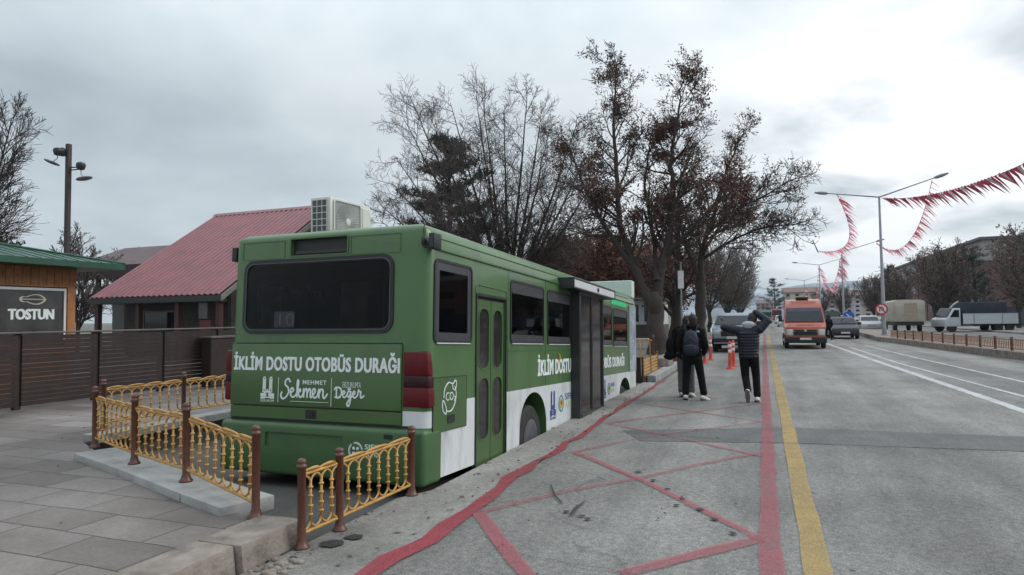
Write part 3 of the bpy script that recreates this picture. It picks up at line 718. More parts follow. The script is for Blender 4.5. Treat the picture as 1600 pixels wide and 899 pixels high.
def catmull(P, n=8):
    out_ = []; P = [Vector(p) for p in P]; Q = [P[0]] + P + [P[-1]]
    for i in range(1, len(Q)-2):
        p0, p1, p2, p3 = Q[i-1], Q[i], Q[i+1], Q[i+2]
        for k in range(n):
            t_ = k/n; out_.append(.5*((2*p1) + (-p0+p2)*t_ + (2*p0-5*p1+4*p2-p3)*t_*t_ + (-p0+3*p1-3*p2+p3)*t_**3))
    out_.append(P[-1]); return out_
def strokes(mb, S, T, w, nrm, depth=.005, smooth_=True):     # S: list of 2D polylines, T: (u,v)->Vector
    nrm = Vector(nrm)
    for s_ in S:
        L = [T(*q[:2]) for q in (catmull([(a_, b_, 0) for a_, b_ in s_], 6) if smooth_ and len(s_) > 2 else s_)]
        for i in range(len(L)-1):
            d = (L[i+1]-L[i]);
            if d.length < 1e-6: continue
            d = d.normalized(); n_ = d.cross(nrm)*w/2; e_ = d*w*.15
            mb.prism([L[i]-e_+n_, L[i]-e_-n_, L[i+1]+e_-n_, L[i+1]+e_+n_], nrm*(depth + .00003*(i % 7)))
    return mb
X, Y, Z = Vector((1, 0, 0)), Vector((0, 1, 0)), Vector((0, 0, 1))
text('İKLİM DOSTU', 1.60, .30, M_letter, bus, (.001, 3.15, .88), Y, Z, X, bold=.022, spacing=1.07, heavy=.006)
lt2 = text('OTOBÜS DURAĞI', 2.42, .275, M_letter, bus, (.001, 6.36, .88), Y, Z, X, bold=.022, spacing=1.07, heavy=.006)
# CO2 emblem: two leaves curling round the letters
em = MB(); T = lambda u, v: Vector((.009, .28 + u*.36, .615 + v*.33))
strokes(em, [[(.05, .1), (.0, .3), (.06, .42), (.16, .3), (.25, .12), (.2, .0), (.05, .1)], [(.28, .08), (.55, .08), (.78, .3), (.84, .6), (.75, .82)],
             [(.08, .5), (.15, .78), (.38, .95), (.62, .9), (.8, 1.0), (.86, .85), (.76, .7), (.62, .78), (.62, .9)]], T, .011, X)
link('emblem', em, M_letter, ht)
text('CO', .17, .085, M_letter, ht, (.008, .36, .745), Y, Z, X, bold=-.005); text('2', .04, .05, M_letter, ht, (.008, .54, .735), Y, Z, X, bold=0)
def minaret_logo(parent, O, R_, U, Nn, w, h, m, name='emblem'):
    mb = MB(); O = Vector(O)
    def bx(a0, a1, b0, b1): mb.prism([O+R_*a0*w+U*b0*h, O+R_*a1*w+U*b0*h, O+R_*a1*w+U*b1*h, O+R_*a0*w+U*b1*h], Nn*.005)
    for c0 in (.14, .62):
        bx(c0, c0+.07, .42, .95); bx(c0+.15, c0+.22, .42, .95); bx(c0+.04, c0+.18, .951, 1.0); bx(c0+.085, c0+.135, .5, .9)
        bx(c0-.02, c0+.24, .38, .415)
    bx(0, .2, .2, .34); bx(.8, 1, .2, .34); bx(.22, .34, .2, .375); bx(.66, .78, .2, .375); bx(.36, .64, .36, .44); bx(.44, .56, .45, .5); bx(.36, .42, .2, .35); bx(.58, .64, .2, .35)
    bx(.0, 1, .15, .19); bx(.0, .3, .115, .14); bx(.7, 1, .115, .14)
    link(name, mb, m, parent)
    text('ERZURUM', w, h*.085, m, parent, O + U*0, R_, U, Nn, bold=.0)
minaret_logo(bus, (.001, 3.68, .215), Y, Z, X, .27, .42, M_blue)
minaret_logo(bus, (.001, 6.83, .30), Y, Z, X, .26, .36, M_blue)
def round_logo(O, R_, U, Nn, r_, k):
    mb = MB(); O = Vector(O); th = lambda a_, q: O + R_*math.cos(a_)*q + U*math.sin(a_)*q
    mb.ring([th(2*PI*i/24, r_) for i in range(24)], [th(2*PI*i/24, r_*.78) for i in range(24)], Nn*.004); e_ = link('emblem', mb, M_teal, bus)
    mb = MB(); mb.prism([th(2*PI*i/20, r_*.6) for i in range(20)], Nn*.0045); link('emblem_centre', mb, M_gold, e_)
    mb = MB(); mb.prism([th(2*PI*i/12, r_*.28) + U*r_*.1 for i in range(12)], Nn*.0058); link('emblem_centre', mb, M_blue, e_)
round_logo((.001, 4.22, .42), Y, Z, X, .13, 0); round_logo((.001, 7.36, .46), Y, Z, X, .12, 0)
text('SIFIR', .45, .10, M_blue, bus, (.001, 4.42, .46), Y, Z, X, bold=.005); text('ATIK', .45, .10, M_lgreen, bus, (.001, 4.42, .33), Y, Z, X, bold=0)
text('SIFIR', .32, .08, M_blue, bus, (.001, 7.52, .49), Y, Z, X, bold=.005); text('ATIK', .32, .08, M_lgreen, bus, (.001, 7.52, .38), Y, Z, X, bold=0)
# sunflower sticker on the side
mb = MB(); O = Vector((.003, 4.12, 1.12)); 
mb.prism([O + Y*math.cos(2*PI*i/20)*(.075 if i % 2 else .05) + Z*math.sin(2*PI*i/20)*(.075 if i % 2 else .05) for i in range(20)], X*.004); fl = link('flower_sticker', mb, M_gold, bus)
mb = MB(); mb.prism([O + Y*(-.02) + Y*math.cos(2*PI*i/10)*.035 + Z*(.012 + math.sin(2*PI*i/10)*.045) for i in range(10)], X*.0055); link('flower_centre', mb, M_black, fl)
# --- glazed entrance portal and its canopy
mb = MB()
mb.box(-.02, .15, 4.76, 4.84, .04, 2.3); mb.box(-.02, .15, 6.30, 6.36, .04, 2.3); mb.box(-.02, .15, 4.84, 6.30, 2.18, 2.3); mb.box(-.02, .16, 4.84, 6.30, .10, .20)
po = link('entrance_portal', bevelled(mb, .006, 1), M_blackm, bus)
for s0, s1 in ((4.86, 5.56), (5.58, 6.29)):
    mb = MB(); sring(mb, s0, s1, .20, 2.18, .008, .03, .10, .14); dl = link('sliding_door', mb, M_blackm, po)
    mb = MB(); sp(mb, s0+.029, s1-.029, .229, 2.151, .006, .112, .122); link('pane', mb, M_doorglass, dl)
mb = MB()
mb.box(-.02, .25, 4.12, 6.92, 2.20, 2.225); mb.box(-.02, .25, 4.12, 6.92, 2.345, 2.372); mb.box(-.02, .25, 4.12, 4.15, 2.2252, 2.3448); mb.box(-.02, .25, 6.86, 6.92, 2.2252, 2.3448)
cn_ = link('canopy', bevelled(mb, .004, 1), M_blackm, bus)
mb = MB(); mb.box(.05, .243, 4.152, 6.858, 2.228, 2.342); cf = link('canopy_fascia', mb, M_silver, cn_)
mb = MB(); mb.lathe([(.04, .24), (.045, .25), (.03, .262)], (0, 5.6, 2.285), 14, 'x'); link('round_badge', mb, M_blackm, cf)
# --- front end: film-covered end block and raised fascia board
mb = MB(); sp(mb, 9.32, 10.06, .735, 2.24, .02, -.002, .012); link('end_panel', mb, M_grey, bus)
random.seed(9); mb = MB()
for i in range(22):
    s0 = random.uniform(9.36, 9.9); z0 = random.uniform(.8, 2.15); mb.box(.012, .0145 + i*.0001, s0, s0 + random.uniform(.04, .12), z0, z0 + random.uniform(.01, .05))
link('end_panel_print', mb, M_bwhite, bus)
mb = MB(); mb.box(-2.42, -.02, 9.78, 10.1, 2.45, 2.86); link('roof_fascia', bevelled(mb, .02, 2), M_pale, bus)
# --- rear face
mb = MB(); rring(mb, -2.325, -.40, 1.425, 2.225, .13, .045, .006, -.014); rw = link('rear_window', mb, M_black, bus)
mb = MB(); rp(mb, -2.285, -.44, 1.465, 2.185, .10, .004, -.006); link('pane', mb, M_rearglass, rw)
mb = MB(); rring(mb, -2.29, -.435, 1.46, 2.19, .10, .008, -.004, -.0165); link('window_seal', mb, mat('seal_grey', (.08, .08, .085), .3), rw)
mb = MB(); rp(mb, -1.89, -1.62, 1.49, 1.66, .01, -.004, -.0066); link('sticker', mb, mat('dull_blue_sticker', (.009, .011, .018), .3), rw)
text('10', .2, .13, mat('dim_print', (.05, .055, .065), .4), rw, (-1.82, -.0062, 1.51), X, Z, -Y, bold=-.01, depth=.002)
mb = MB(); rp(mb, -1.695, -.975, 2.26, 2.435, .015, .055, .05); vt = link('destination_box', mb, M_black, bus)
mb = MB(); mb.box(-1.66, -1.0, .03, .046, 2.29, 2.31); mb.box(-1.66, -1.0, .012, .03, 2.275, 2.286); link('box_slat', mb, M_blackm, vt)
mb = MB(); rring(mb, -1.715, -.955, 2.243, 2.452, .025, .017, .004, -.008); link('box_frame', mb, M_green2, vt)
mb = MB(); rring(mb, -2.36, -1.78, 2.235, 2.43, .01, .006, .003, -.005); link('panel_seam', mb, M_green2, bus); mb = MB(); rring(mb, -.93, -.33, 2.235, 2.43, .01, .006, .003, -.005); link('panel_seam', mb, M_green2, bus)
mb = MB(); rp(mb, -2.445, -.285, .662, 1.315, .012, .006, -.022); eh = link('engine_hatch', bevelled(mb, .006, 2), M_green2, bus, smooth=30)
mb = MB(); mb.box(-2.40, -.29, -.012, .004, 1.318, 1.328); mb.box(-2.44, -.286, -.015, .004, .652, .659); link('hatch_seam', mb, M_black, eh)  # top strip: hatch shadow line drawn in black; bottom strip: seam
mb = MB(); rp(mb, -2.44, -.285, .525, .648, .01, .006, -.018); lfp = link('lower_flap', bevelled(mb, .004, 1), M_green2, bus, smooth=30)
mb = MB(); rp(mb, -1.425, -1.29, .545, .635, .008, -.016, -.021); link('latch', mb, M_black, lfp)
mb = MB(); mb.box(-1.39, -1.33, -.03, -.021, .575, .615); link('latch_handle', mb, M_blackm, lfp)
mb = MB(); mb.box(-2.44, -.2, -.004, .02, .495, .522); link('bumper_gap', mb, M_black, bus)
text('İKLİM DOSTU OTOBÜS DURAĞI', 2.10, .20, M_letter, eh, (-2.405, -.0215, 1.03), X, Z, -Y, bold=.022, spacing=1.07, heavy=.0035)
minaret_logo(eh, (-2.02, -.0215, .70), X, Z, -Y, .18, .265, M_letter)
mb = MB(); mb.box(-1.790, -1.785, -.025, -.02, .70, .96); mb.box(-1.110, -1.105, -.025, -.02, .68, .97); mb.box(-1.62, -1.14, -.025, -.02, .715, .719); link('divider', mb, M_letter, eh)
text('MEHMET', .30, .045, M_letter, eh, (-1.47, -.0215, .895), X, Z, -Y, bold=.01, spacing=1.15)
text("ERZURUM'A", .22, .06, M_letter, eh, (-.97, -.0215, .875), X, Z, -Y, bold=-.01)
sk = MB(); T = lambda u, v: Vector((-1.75 + u*.0775, -.0215, .75 + v*.1))
strokes(sk, [[(1.55, 1.65), (1.2, 2.0), (.75, 1.75), (.75, 1.35), (1.2, 1.05), (1.3, .55), (.85, .05), (.3, -.1), (.0, .25), (.2, .6)],
    [(1.55, .45), (2.1, .75), (1.95, 1.05), (1.65, .8), (1.7, .3), (2.1, .1), (2.6, .4), (2.9, 1.2), (2.95, 1.8), (2.75, 1.7), (2.75, .1)],
    [(2.8, .5), (3.15, .95), (3.3, .75), (2.95, .5), (3.3, .1), (3.7, .4), (3.85, 1.0), (3.85, .1)],
    [(3.88, .55), (4.2, 1.0), (4.4, .8), (4.4, .1)], [(4.42, .55), (4.75, 1.0), (4.95, .8), (4.95, .2), (5.2, .2), (5.7, .7), (5.6, 1.02), (5.3, .85), (5.35, .3), (5.7, .1), (6.1, .35), (6.35, 1.0), (6.35, .1)],
    [(6.38, .5), (6.7, 1.0), (7.0, .85), (7.0, .3), (7.25, .1), (7.7, .55)]], T, .0175, (0, -1, 0))
T2 = lambda u, v: Vector((-1.06 + u*.063, -.0215, .77 + v*.072))
strokes(sk, [[(.3, 1.4), (.35, .1), (.9, .15), (1.3, .7), (1.0, 1.35), (.2, 1.45), (-.1, 1.1)], [(.0, .1), (.6, .0), (1.1, .15)],
    [(1.4, .4), (1.9, .7), (1.75, 1.0), (1.5, .75), (1.55, .25), (1.95, .1), (2.35, .45)],
    [(3.0, .9), (2.6, .95), (2.4, .5), (2.7, .15), (3.0, .6), (3.05, .95), (3.0, -.3), (2.7, -1.1), (2.35, -.8), (2.7, -.3), (3.3, .3)], [(2.5, 1.35), (2.75, 1.2), (3.0, 1.38)],
    [(3.4, .4), (3.85, .7), (3.7, 1.0), (3.45, .75), (3.5, .25), (3.9, .1), (4.35, .5), (4.55, 1.2), (4.62, .98), (4.98, .95), (4.9, .4), (5.1, .12), (5.6, .45)]], T2, .0155, (0, -1, 0))
link('script_lettering', sk, M_letter, eh)
# tail lamps
for x0, x1, side in ((-.272, .012, 1), (-2.545, -2.455, -1)):
    lampm = MB(); 
    def tp_(me_):
        for v in me_.vertices:
            if v.co.y > .015: v.co.y = .015 + (v.co.y-.015)*(1 - .62*(v.co.z-.70)/.54)
            if side > 0 and v.co.x > -.03: v.co.x -= .018*max(0, (v.co.z-.95)/.29)
        return me_
    h_ = link('tail_light', tp_(bevelled(MB().box(x0, x1, -.006 if side > 0 else -.004, .12, .70, 1.245), .02, 3)), M_black, bus, smooth=35)
    for z0, z1, m in ((1.012, 1.238, M_lred), (.897, 1.009, M_ldark), (.707, .894, M_lred)):
        k_ = bevelled(MB().box(x0+.004, x1+.006 if side > 0 else x1, -.016 if side > 0 else -.008, .125, z0, z1), .012, 2, 40); link('lamp_lens', tp_(k_), m, h_, smooth=35)
    for z in (.955, .83, .77, 1.12): link('lens_rib', MB().box(x0+.02, x1-.035, -.0175 if side > 0 else -.0095, -.012 if side > 0 else -.006, z, z+.003), M_black, h_)
# bumper: wide green box with a moulded recess
mb = MB(); mb.box(-2.53, .012, -.07, .30, -.04, .495)
bme = bevelled(mb, .05, 4)
rc = MB(); rc.prism([(q[0], -.05, q[1]) for q in rr(-1.90, -.92, .235, .395, .02)], (0, -.1, 0))
bme = boolcut(bme, [rc]); bp_ = link('rear_bumper', bme, M_bump, bus, smooth=32, fix=False)
mb = MB(); mb.lathe([(.012, .0), (.014, .006), (.01, .008)], (0, .16, .33), 10, 'x'); link('bumper_plug', mb, M_black, bp_); mb = MB(); mb.prism([(q[0], -.068, q[1]) for q in rr(-.44, -.34, .395, .44, .008)], (0, -.004, 0)); link('bumper_plug', mb, M_black, bp_)
O = Vector((-.76, -.068, .265)); mb = MB(); th = lambda a_, q: O + X*math.cos(a_)*q + Z*math.sin(a_)*q
for k in range(3):
    a0 = 2*PI*k/3 + .15
    mb.ring([th(a0 + 1.75*i/10, .085) for i in range(11)] + [th(a0 + 1.75*(10-i)/10, .079) for i in range(11)], [th(a0 + 1.75*i/10, .066) for i in range(11)] + [th(a0 + 1.75*(10-i)/10, .0659) for i in range(11)], -Y*.006)
for k in range(4): a0 = PI/4 + PI/2*k; mb.prism([th(a0, .012), th(a0-.45, .04), th(a0, .052), th(a0+.45, .04)], -Y*.006)
link('emblem', mb, M_letter, bp_)
text('SIFIR', .19, .05, M_letter, bp_, (-.655, -.069, .285), X, Z, -Y, bold=0.01); text('ATIK', .19, .05, M_letter, bp_, (-.655, -.069, .215), X, Z, -Y, bold=0.01)
# square work lamp and small speaker on the rear corner
def corner_lamp():
    mb = MB(); mb.box(-.015, .03, .05, .07, 2.26, 2.40); br_ = link('lamp_bracket', mb, M_blackm, bus)
    mb = MB(); mb.box(.03, .095, -.085, .065, 2.24, 2.395); k_ = link('work_lamp', bevelled(mb, .008, 2), M_black, bus, smooth=30)
    mb = MB(); mb.box(.038, .087, -.089, -.0852, 2.255, 2.38); link('lamp_glass', mb, M_glass, k_)
    mb = MB(); mb.lathe([(.022, -.04), (.028, -.03), (.028, .03), (.02, .04)], (-.05, -.03, 2.33), 10); k2 = link('horn_speaker', mb, M_black, bus, smooth=40)
    mb = MB(); mb.tube(catmull([(-.05, -.01, 2.52), (-.052, -.035, 2.44), (-.05, -.03, 2.36), (-.06, -.04, 2.29), (-.03, -.03, 2.26), (.0, -.02, 2.31), (.03, -.01, 2.36)]), .005, 6); link('cable', mb, M_black, bus, smooth=60)
corner_lamp()
mb = MB(); mb.box(-2.56, -2.49, .03, .12, 2.24, 2.40); link('side_marker_box', bevelled(mb, .01, 2), M_black, bus)
# wheels
def wheel(parent, x, y, z, R_, w, out_, rim=M_rim, nm='wheel'):
    mb = MB(); pr = [(R_*.58, -w/2), (R_*.9, -w/2), (R_*.985, -w*.38), (R_, -w*.2), (R_, w*.2), (R_*.985, w*.38), (R_*.9, w/2), (R_*.58, w/2), (R_*.58, w*.3)]
    mb.lathe(pr, (x, y, z), 32, 'x'); t_ = link(nm, mb, M_tyre, parent, smooth=30)
    mb = MB(); s_ = out_
    mb.lathe([(R_*.59, s_*w*.52), (R_*.55, s_*w*.5), (R_*.52, s_*w*.2), (R_*.36, s_*w*.1), (R_*.30, s_*w*.35), (R_*.16, s_*w*.42), (R_*.12, s_*w*.5), (.01, s_*w*.5)], (x, y, z), 24, 'x'); rm = link('rim', mb, rim, t_, smooth=30)
    mb = MB()
    for k in range(8):
        a_ = 2*PI*k/8; mb.lathe([(.014, s_*w*.36), (.014, s_*w*.46)], (x, y + R_*.23*math.cos(a_), z + R_*.23*math.sin(a_)), 6, 'x')
    link('wheel_nut', mb, rim, rm)
    return t_
wheel(bus, -.20, 3.02, .02, .47, .28, 1); wheel(bus, -.20, 8.9, -.02, .47, .28, 1)
wheel(bus, -2.3, 3.02, .02, .47, .28, -1); wheel(bus, -2.3, 8.9, -.02, .47, .28, -1)

# --- air conditioner unit on the bus roof
ac = root('air_conditioner', (-4.93, 6.72, 2.57), rad(-1), 'cream air conditioner outdoor unit with round fan grille standing on the green bus roof', 'air conditioner')
mb = MB(); mb.box(-.30, 0, 0, .86, .05, .60); link('casing', bevelled(mb, .015, 2), M_acw, ac, smooth=30)
mb = MB(); mb.box(-.26, -.05, -.006, .002, .08, .56); cg = link('condenser', mb, M_acd, ac)
mb = MB()
for i in range(7): mb.box(-.27, -.04, -.012, -.006, .08 + i*.08, .09 + i*.08)
for i in range(4): mb.box(-.27 + i*.0735, -.262 + i*.0735, -.0135, -.0075, .08, .57)
link('grille_bar', mb, M_acw, cg)
mb = MB(); mb.prism([(.002, q[0], q[1]) for q in rr(.06, .62, .07, .57, .03)], (.004, 0, 0)); fg = link('fan_grille', mb, mat('fan_grey', (.24, .25, .25), .5), ac)
mb = MB(); cyc, czc = .34, .32
mb.ring([(.006, q[0], q[1]) for q in rr(.05, .63, .06, .58, .04)], [(.006, q[0], q[1]) for q in rr(.07, .61, .08, .56, .03)], (.012, 0, 0))
for k in range(40):
    a_ = 2*PI*k/40; mb.prism([(.008, cyc + .04*math.cos(a_-.03), czc + .04*math.sin(a_-.03)), (.008, cyc + .24*math.cos(a_-.008+.35), czc + .24*math.sin(a_-.008+.35)), (.008, cyc + .24*math.cos(a_+.012+.35), czc + .24*math.sin(a_+.012+.35)), (.008, cyc + .04*math.cos(a_+.03), czc + .04*math.sin(a_+.03))], (.006, 0, 0))
mb.lathe([(.045, .008), (.045, .02), (.02, .024)], (0, cyc, czc), 16, 'x'); link('grille_wire', mb, M_acw, fg)
for y in (.12, .7): link('foot', MB().box(-.3, 0, y, y+.05, 0, .05), M_acd, ac)
link('side_cover', bevelled(MB().box(-.28, .012, .66, .85, .1, .55), .01, 1), M_acw, ac)
# a low box beside it
vb = MB(); vb.box(-5.35, -4.93, 6.3, 6.62, 2.56, 2.66); tag(link('roof_vent', bevelled(vb, .02, 2), M_black), 'low black roof vent on the bus roof in front of the air conditioner', 'vent')

# ================================================================ CAST IRON FENCES
def post_mesh(h=.70, r_=.031):
    mb = MB(); mb.lathe([(r_*1.9, 0), (r_*1.9, .012), (r_*1.35, .03), (r_*1.25, .05), (r_, .07), (r_, h-.075), (r_*1.25, h-.07), (r_*1.25, h-.05), (r_*.9, h-.045), (r_*1.1, h-.03), (r_*1.05, h-.012), (r_*.6, h), (.002, h+.004)], (0, 0, 0), 14)
    return mb
def baluster_mesh(h, w):
    mb = MB(); z0, z1 = .02, h-.01; a = .16*h
    mb.tube([(0, 0, z0+a*.55), (0, 0, z1-a*.55)],   .0105, 8)
    for t_ in (.26, .42, .60, .76): 
        z = z0 + (z1-z0)*t_; mb.lathe([(.011, z-.010), (.0195, z-.005), (.0195, z+.005), (.011, z+.010)], (0, 0, 0), 8)
    for zz_, sg in ((z0, 1), (z1, -1)):
        for sx in (-1, 1):
            mb.tube(catmull([(0, 0, zz_ + sg*a), (sx*w*.08, 0, zz_ + sg*a*.55), (sx*w*.28, 0, zz_ + sg*a*.22), (sx*w*.5, 0, zz_ + sg*.004)], 3), [.009]*9 + [.007], 6)
    return mb
POST = post_mesh().mesh('post'); 
_bal = {}
def iron_fence(name, pts, label, group, z=.15, nb=8, post_ends=(True, True), h=.46, lift=.10, mb_mat=None, post_h=.70, zend=None):
    p0 = Vector((*pts[0], z)); f = root(name, p0, 0, label, 'fence', group)
    m_b = mb_mat or M_ochre
    zz_ = [z + ((zend - z) if zend is not None else 0)*i/(len(pts)-1) for i in range(len(pts))]
    for i, q in enumerate(pts):
        if (i == 0 and not post_ends[0]) or (i == len(pts)-1 and not post_ends[1]): continue
        po_ = bpy.data.objects.new('post', POST); 
        if not POST.materials: POST.materials.append(M_post); POST.polygons.foreach_set('use_smooth', [True]*len(POST.polygons))
        C.objects.link(po_); po_.parent = f; po_.location = Vector((*q, zz_[i])) - p0; po_.scale = (1, 1, post_h/.70)
    for i in range(len(pts)-1):
        a_ = Vector((*pts[i], zz_[i])) - p0; b_ = Vector((*pts[i+1], zz_[i+1])) - p0; d = b_-a_; L = d.length; dn = d.normalized()
        ang = math.atan2(d.y, d.x); n_ = max(3, round(nb * L/1.3)) if nb > 1 else 1
        s0 = .035; w = (L-2*s0)/n_
        Mx = Matrix.Translation(a_) @ Matrix.Rotation(ang, 4, 'Z') @ Matrix.Rotation(-math.asin(dn.z), 4, 'Y')
        mb = MB(); zt, zb = lift+h, lift
        mb.tube([(s0, 0, zb+.01), (L-s0, 0, zb+.01)], .014, 8); ra = link('bottom_rail', mb, m_b, f, smooth=50); ra.matrix_local = Mx
        mb = MB(); mb.tube([(s0, 0, zt), (L-s0, 0, zt)], .012, 8); ra = link('top_rail', mb, m_b, f, smooth=50); ra.matrix_local = Mx
        mb = MB(); K = max(2, n_//2); P = []
        for k in range(K*10+1):
            x = s0 + (L-2*s0)*k/(K*10); ph = (k % 10)/10*2*PI
            P.append((x, .012*math.cos(ph), zt + .012 + .020*abs(math.sin(ph/2))))
        mb.tube(P, [.008 + .005*abs(math.sin(PI*(k % 10)/10)) for k in range(K*10+1)], 7); ra = link('rail_scroll', mb, m_b, f, smooth=60); ra.matrix_local = Mx
        key = (round(h, 2), round(w, 3), m_b.name)
        if key not in _bal:
            me_ = baluster_mesh(h, w).mesh('baluster'); me_.materials.append(m_b); me_.polygons.foreach_set('use_smooth', [True]*len(me_.polygons)); _bal[key] = me_
        for k in range(n_):
            o_ = bpy.data.objects.new('baluster', _bal[key]); C.objects.link(o_); o_.parent = f
            o_.matrix_local = Mx @ Matrix.Translation((s0 + w*(k+.5), 0, lift))
    return f
G_F = 'ochre and brown iron fences round the bus bay'
iron_fence('iron_fence', [(-7.22, 5.43), (-5.99, 4.93), (-4.88, 4.54)], 'ochre iron fence on the pale kerb slab left of the bay, farther two panels', None, z=.222)
_f = iron_fence('iron_fence', [(-4.88, 4.54), (-3.66, 4.06)], 'ochre iron fence panel between the pale kerb slab and the near pavement corner', None, z=.222, post_ends=(False, True), zend=.152)
iron_fence('iron_fence', [(-3.17, 3.98), (-3.15, 4.41), (-3.12, 5.49)], 'ochre iron fence on the concrete strip before the right rear corner of the bus', None, z=.006, post_h=.64, h=.43, lift=.09)
iron_fence('iron_fence', [(-8.2, 6.28), (-8.12, 7.5), (-8.06, 8.8), (-8.04, 10.1), (-8.02, 11.4), (-8.0, 12.7), (-8.0, 14.0)], 'ochre iron fence along the far left side of the sunken bay', None, z=.22, post_h=.68, h=.44)
# boarded ochre fence at the front end of the bus
wf = root('wooden_fence', (-2.86, 16.6, .0), rad(90), 'low yellow wooden fence standing just past the front end of the bus', 'fence')
for x0, x1 in ((0, 1.15), (1.2, 2.4)):
    mb = MB()
    for i in range(6): mb.box(x0, x1, -.01, .01, .07 + i*.085, .125 + i*.085)
    mb.box(x0, x0+.04, -.012, .012, .0, .6); mb.box(x1-.04, x1, -.012, .012, .0, .6); link('panel', mb, M_ochre, wf)
for x in (0, 1.17, 2.4): link('post', MB().lathe([(.03, 0), (.03, .62), (.015, .65)], (x, 0, 0), 10), M_post, wf)
wf2 = MB(); wf2.box(-3.6, -2.9, 16.55, 16.58, .0, .62); tag(link('end_board', wf2, M_slat), 'dark board closing the front end of the bay beside the yellow fence', 'board')

# ================================================================ LEFT SIDE: SLAT FENCE, KIOSK, RESTAURANT
def slat_fence(pts, z0, h, label, name='slat_fence', seed=1):
    f = root(name, (*pts[0], z0), 0, label, 'fence'); random.seed(seed); p0 = Vector(pts[0])
    for i in range(len(pts)-1):
        a_ = Vector((*(Vector(pts[i])-p0), 0)); b_ = Vector((*(Vector(pts[i+1])-p0), 0)); d = b_-a_; L = d.length; ang = math.atan2(d.y, d.x)
        Mx = Matrix.Translation(a_) @ Matrix.Rotation(ang, 4, 'Z'); mb = MB(); n_ = 15
        for k in range(n_):
            z = .06 + (h-.12)*k/n_; mb.box(.04, L-.04, -.012 + random.uniform(-.004, .004), .012, z, z + (h-.12)/n_*random.uniform(.90, .965))
        o = link('slat_panel', mb, M_slat, f); o.matrix_local = Mx
        o = link('cap_rail', bevelled(MB().box(0, L, -.045, .045, h-.035, h), .008, 1), M_slatr, f); o.matrix_local = Mx
    for q in pts:
        q = Vector(q) - p0; link('post', MB().box(q.x-.12, q.x-.022, q.y-.05, q.y+.05, 0, h-.036), M_slat, f)
    return f
slat_fence([(-12.25, 5.2), (-12.22, 6.6), (-12.2, 7.75), (-12.2, 9.2), (-12.2, 10.7), (-12.2, 12.2), (-12.2, 13.7), (-12.2, 15.2), (-12.2, 16.7)], .15, 1.36, 'long dark brown slatted fence enclosing the terrace on the left')
# menu board / bin cabinet standing at the fence near the bus
cb = root('cabinet', (-12.0, 12.15, .15), 0, 'dark brown cabinet standing against the slatted fence near the bus', 'cabinet')
link('body', bevelled(MB().box(-.1, .2, -.5, .9, 0, 1.12), .02, 1), M_slat, cb); link('top', MB().box(-.12, .23, -.53, .93, 1.12, 1.16), M_slatr, cb)
# kiosk with green roof
kx = -15.6
k = root('kiosk', (kx, 8.90, .15), 0, 'wooden snack kiosk with a green metal roof and a big lettered window', 'kiosk')
mb = MB(); mb.box(-3, 0, -5, 2.25, 0, 1.05); mb.box(-3, 0, -5, 2.25, 2.35, 2.95); mb.box(-3, 0, 2.03, 2.25, 1.05, 2.35); mb.box(-3, -2.9, -5, 2.03, 1.05, 2.35); link('wall', mb, M_woodw, k)
mb = MB()
for i in range(40): mb.box(.001, .012, -4.9 + i*.18, -4.9 + i*.18 + .165, 2.40, 2.85)
mb.box(.0, .03, -5, 2.25, 2.36, 2.395); mb.box(0, .035, 2.06, 2.25, .0, 2.355); link('cladding', mb, M_woodw, k)
mb = MB(); mb.ring([(-.02, q[0], q[1]) for q in rr(-2.4, 2.03, 1.05, 2.33, .01)], [(-.02, q[0], q[1]) for q in rr(-2.34, 1.98, 1.11, 2.27, .01)], (.05, 0, 0)); w_ = link('window_frame', mb, M_silver, k)
link('pane', MB().box(-.012, -.004, -2.345, 1.985, 1.105, 2.275), mat('kiosk_glass', (.05, .048, .046), .12, var=.4, scale=2), w_)
text('TOSTUN', 1.0, .24, M_letter, w_, (-.003, .76, 1.60), Y, Z, X, bold=.02, heavy=.012)
mb = MB(); O = Vector((-.003, 1.28, 2.06)); P = []
for i in range(24):
    a_ = 2*PI*i/24; P.append(O + Y*math.cos(a_)*.30 + Z*math.sin(a_)*(.07 + .06*abs(math.cos(a_*3/2+PI/2))))
mb.ring(P, [O + (p_-O)*.82 for p_ in P], X*.004); mb.tube([O - Y*.25, O + Y*.25], .012, 6); link('emblem', mb, mat('emblem_cream', (.5, .47, .38), .5), w_)
rfk = MB(); ex = .75
A0 = [(-3-ex, -5-ex, 2.95), (ex, -5-ex, 2.95), (ex, 2.25+ex, 2.95), (-3-ex, 2.25+ex, 2.95)]
rfk.add(A0 + [(-1.5, -3.6, 3.45), (-1.5, .95, 3.45)] + [(q[0], q[1], q[2]-.14) for q in A0], [(0,1,4),(1,2,5,4),(2,3,5),(3,0,4,5),(0,1,7,6),(1,2,8,7),(2,3,9,8),(3,0,6,9),(6,7,8,9)])
ro = link('roof', rfk, M_groof, k)
mb = MB()
for i in range(30):
    y = -5.6 + i*.285; t_ = min(1, max(0, (y+5.75)/2.15), ) if y < -3.6 else (1 if y < .95 else max(0, (3.0-y)/2.05))
    if t_ > .05: mb.tube([(ex-.01, y, 2.955), (ex - (1.5+ex)*t_ + .02, y, 2.955 + .50*t_)], .012, 4)
for c0, c1 in ((A0[1], (-1.5, -3.6, 3.45)), (A0[2], (-1.5, .95, 3.45))): mb.tube([Vector(c0)+Z*.01, Vector(c1)+Z*.02], .035, 6)
link('roof_seam', mb, M_groof, ro)
link('bench_top', MB().box(.05, .4, -2.2, .9, 1.0, 1.03), M_woodw, k)
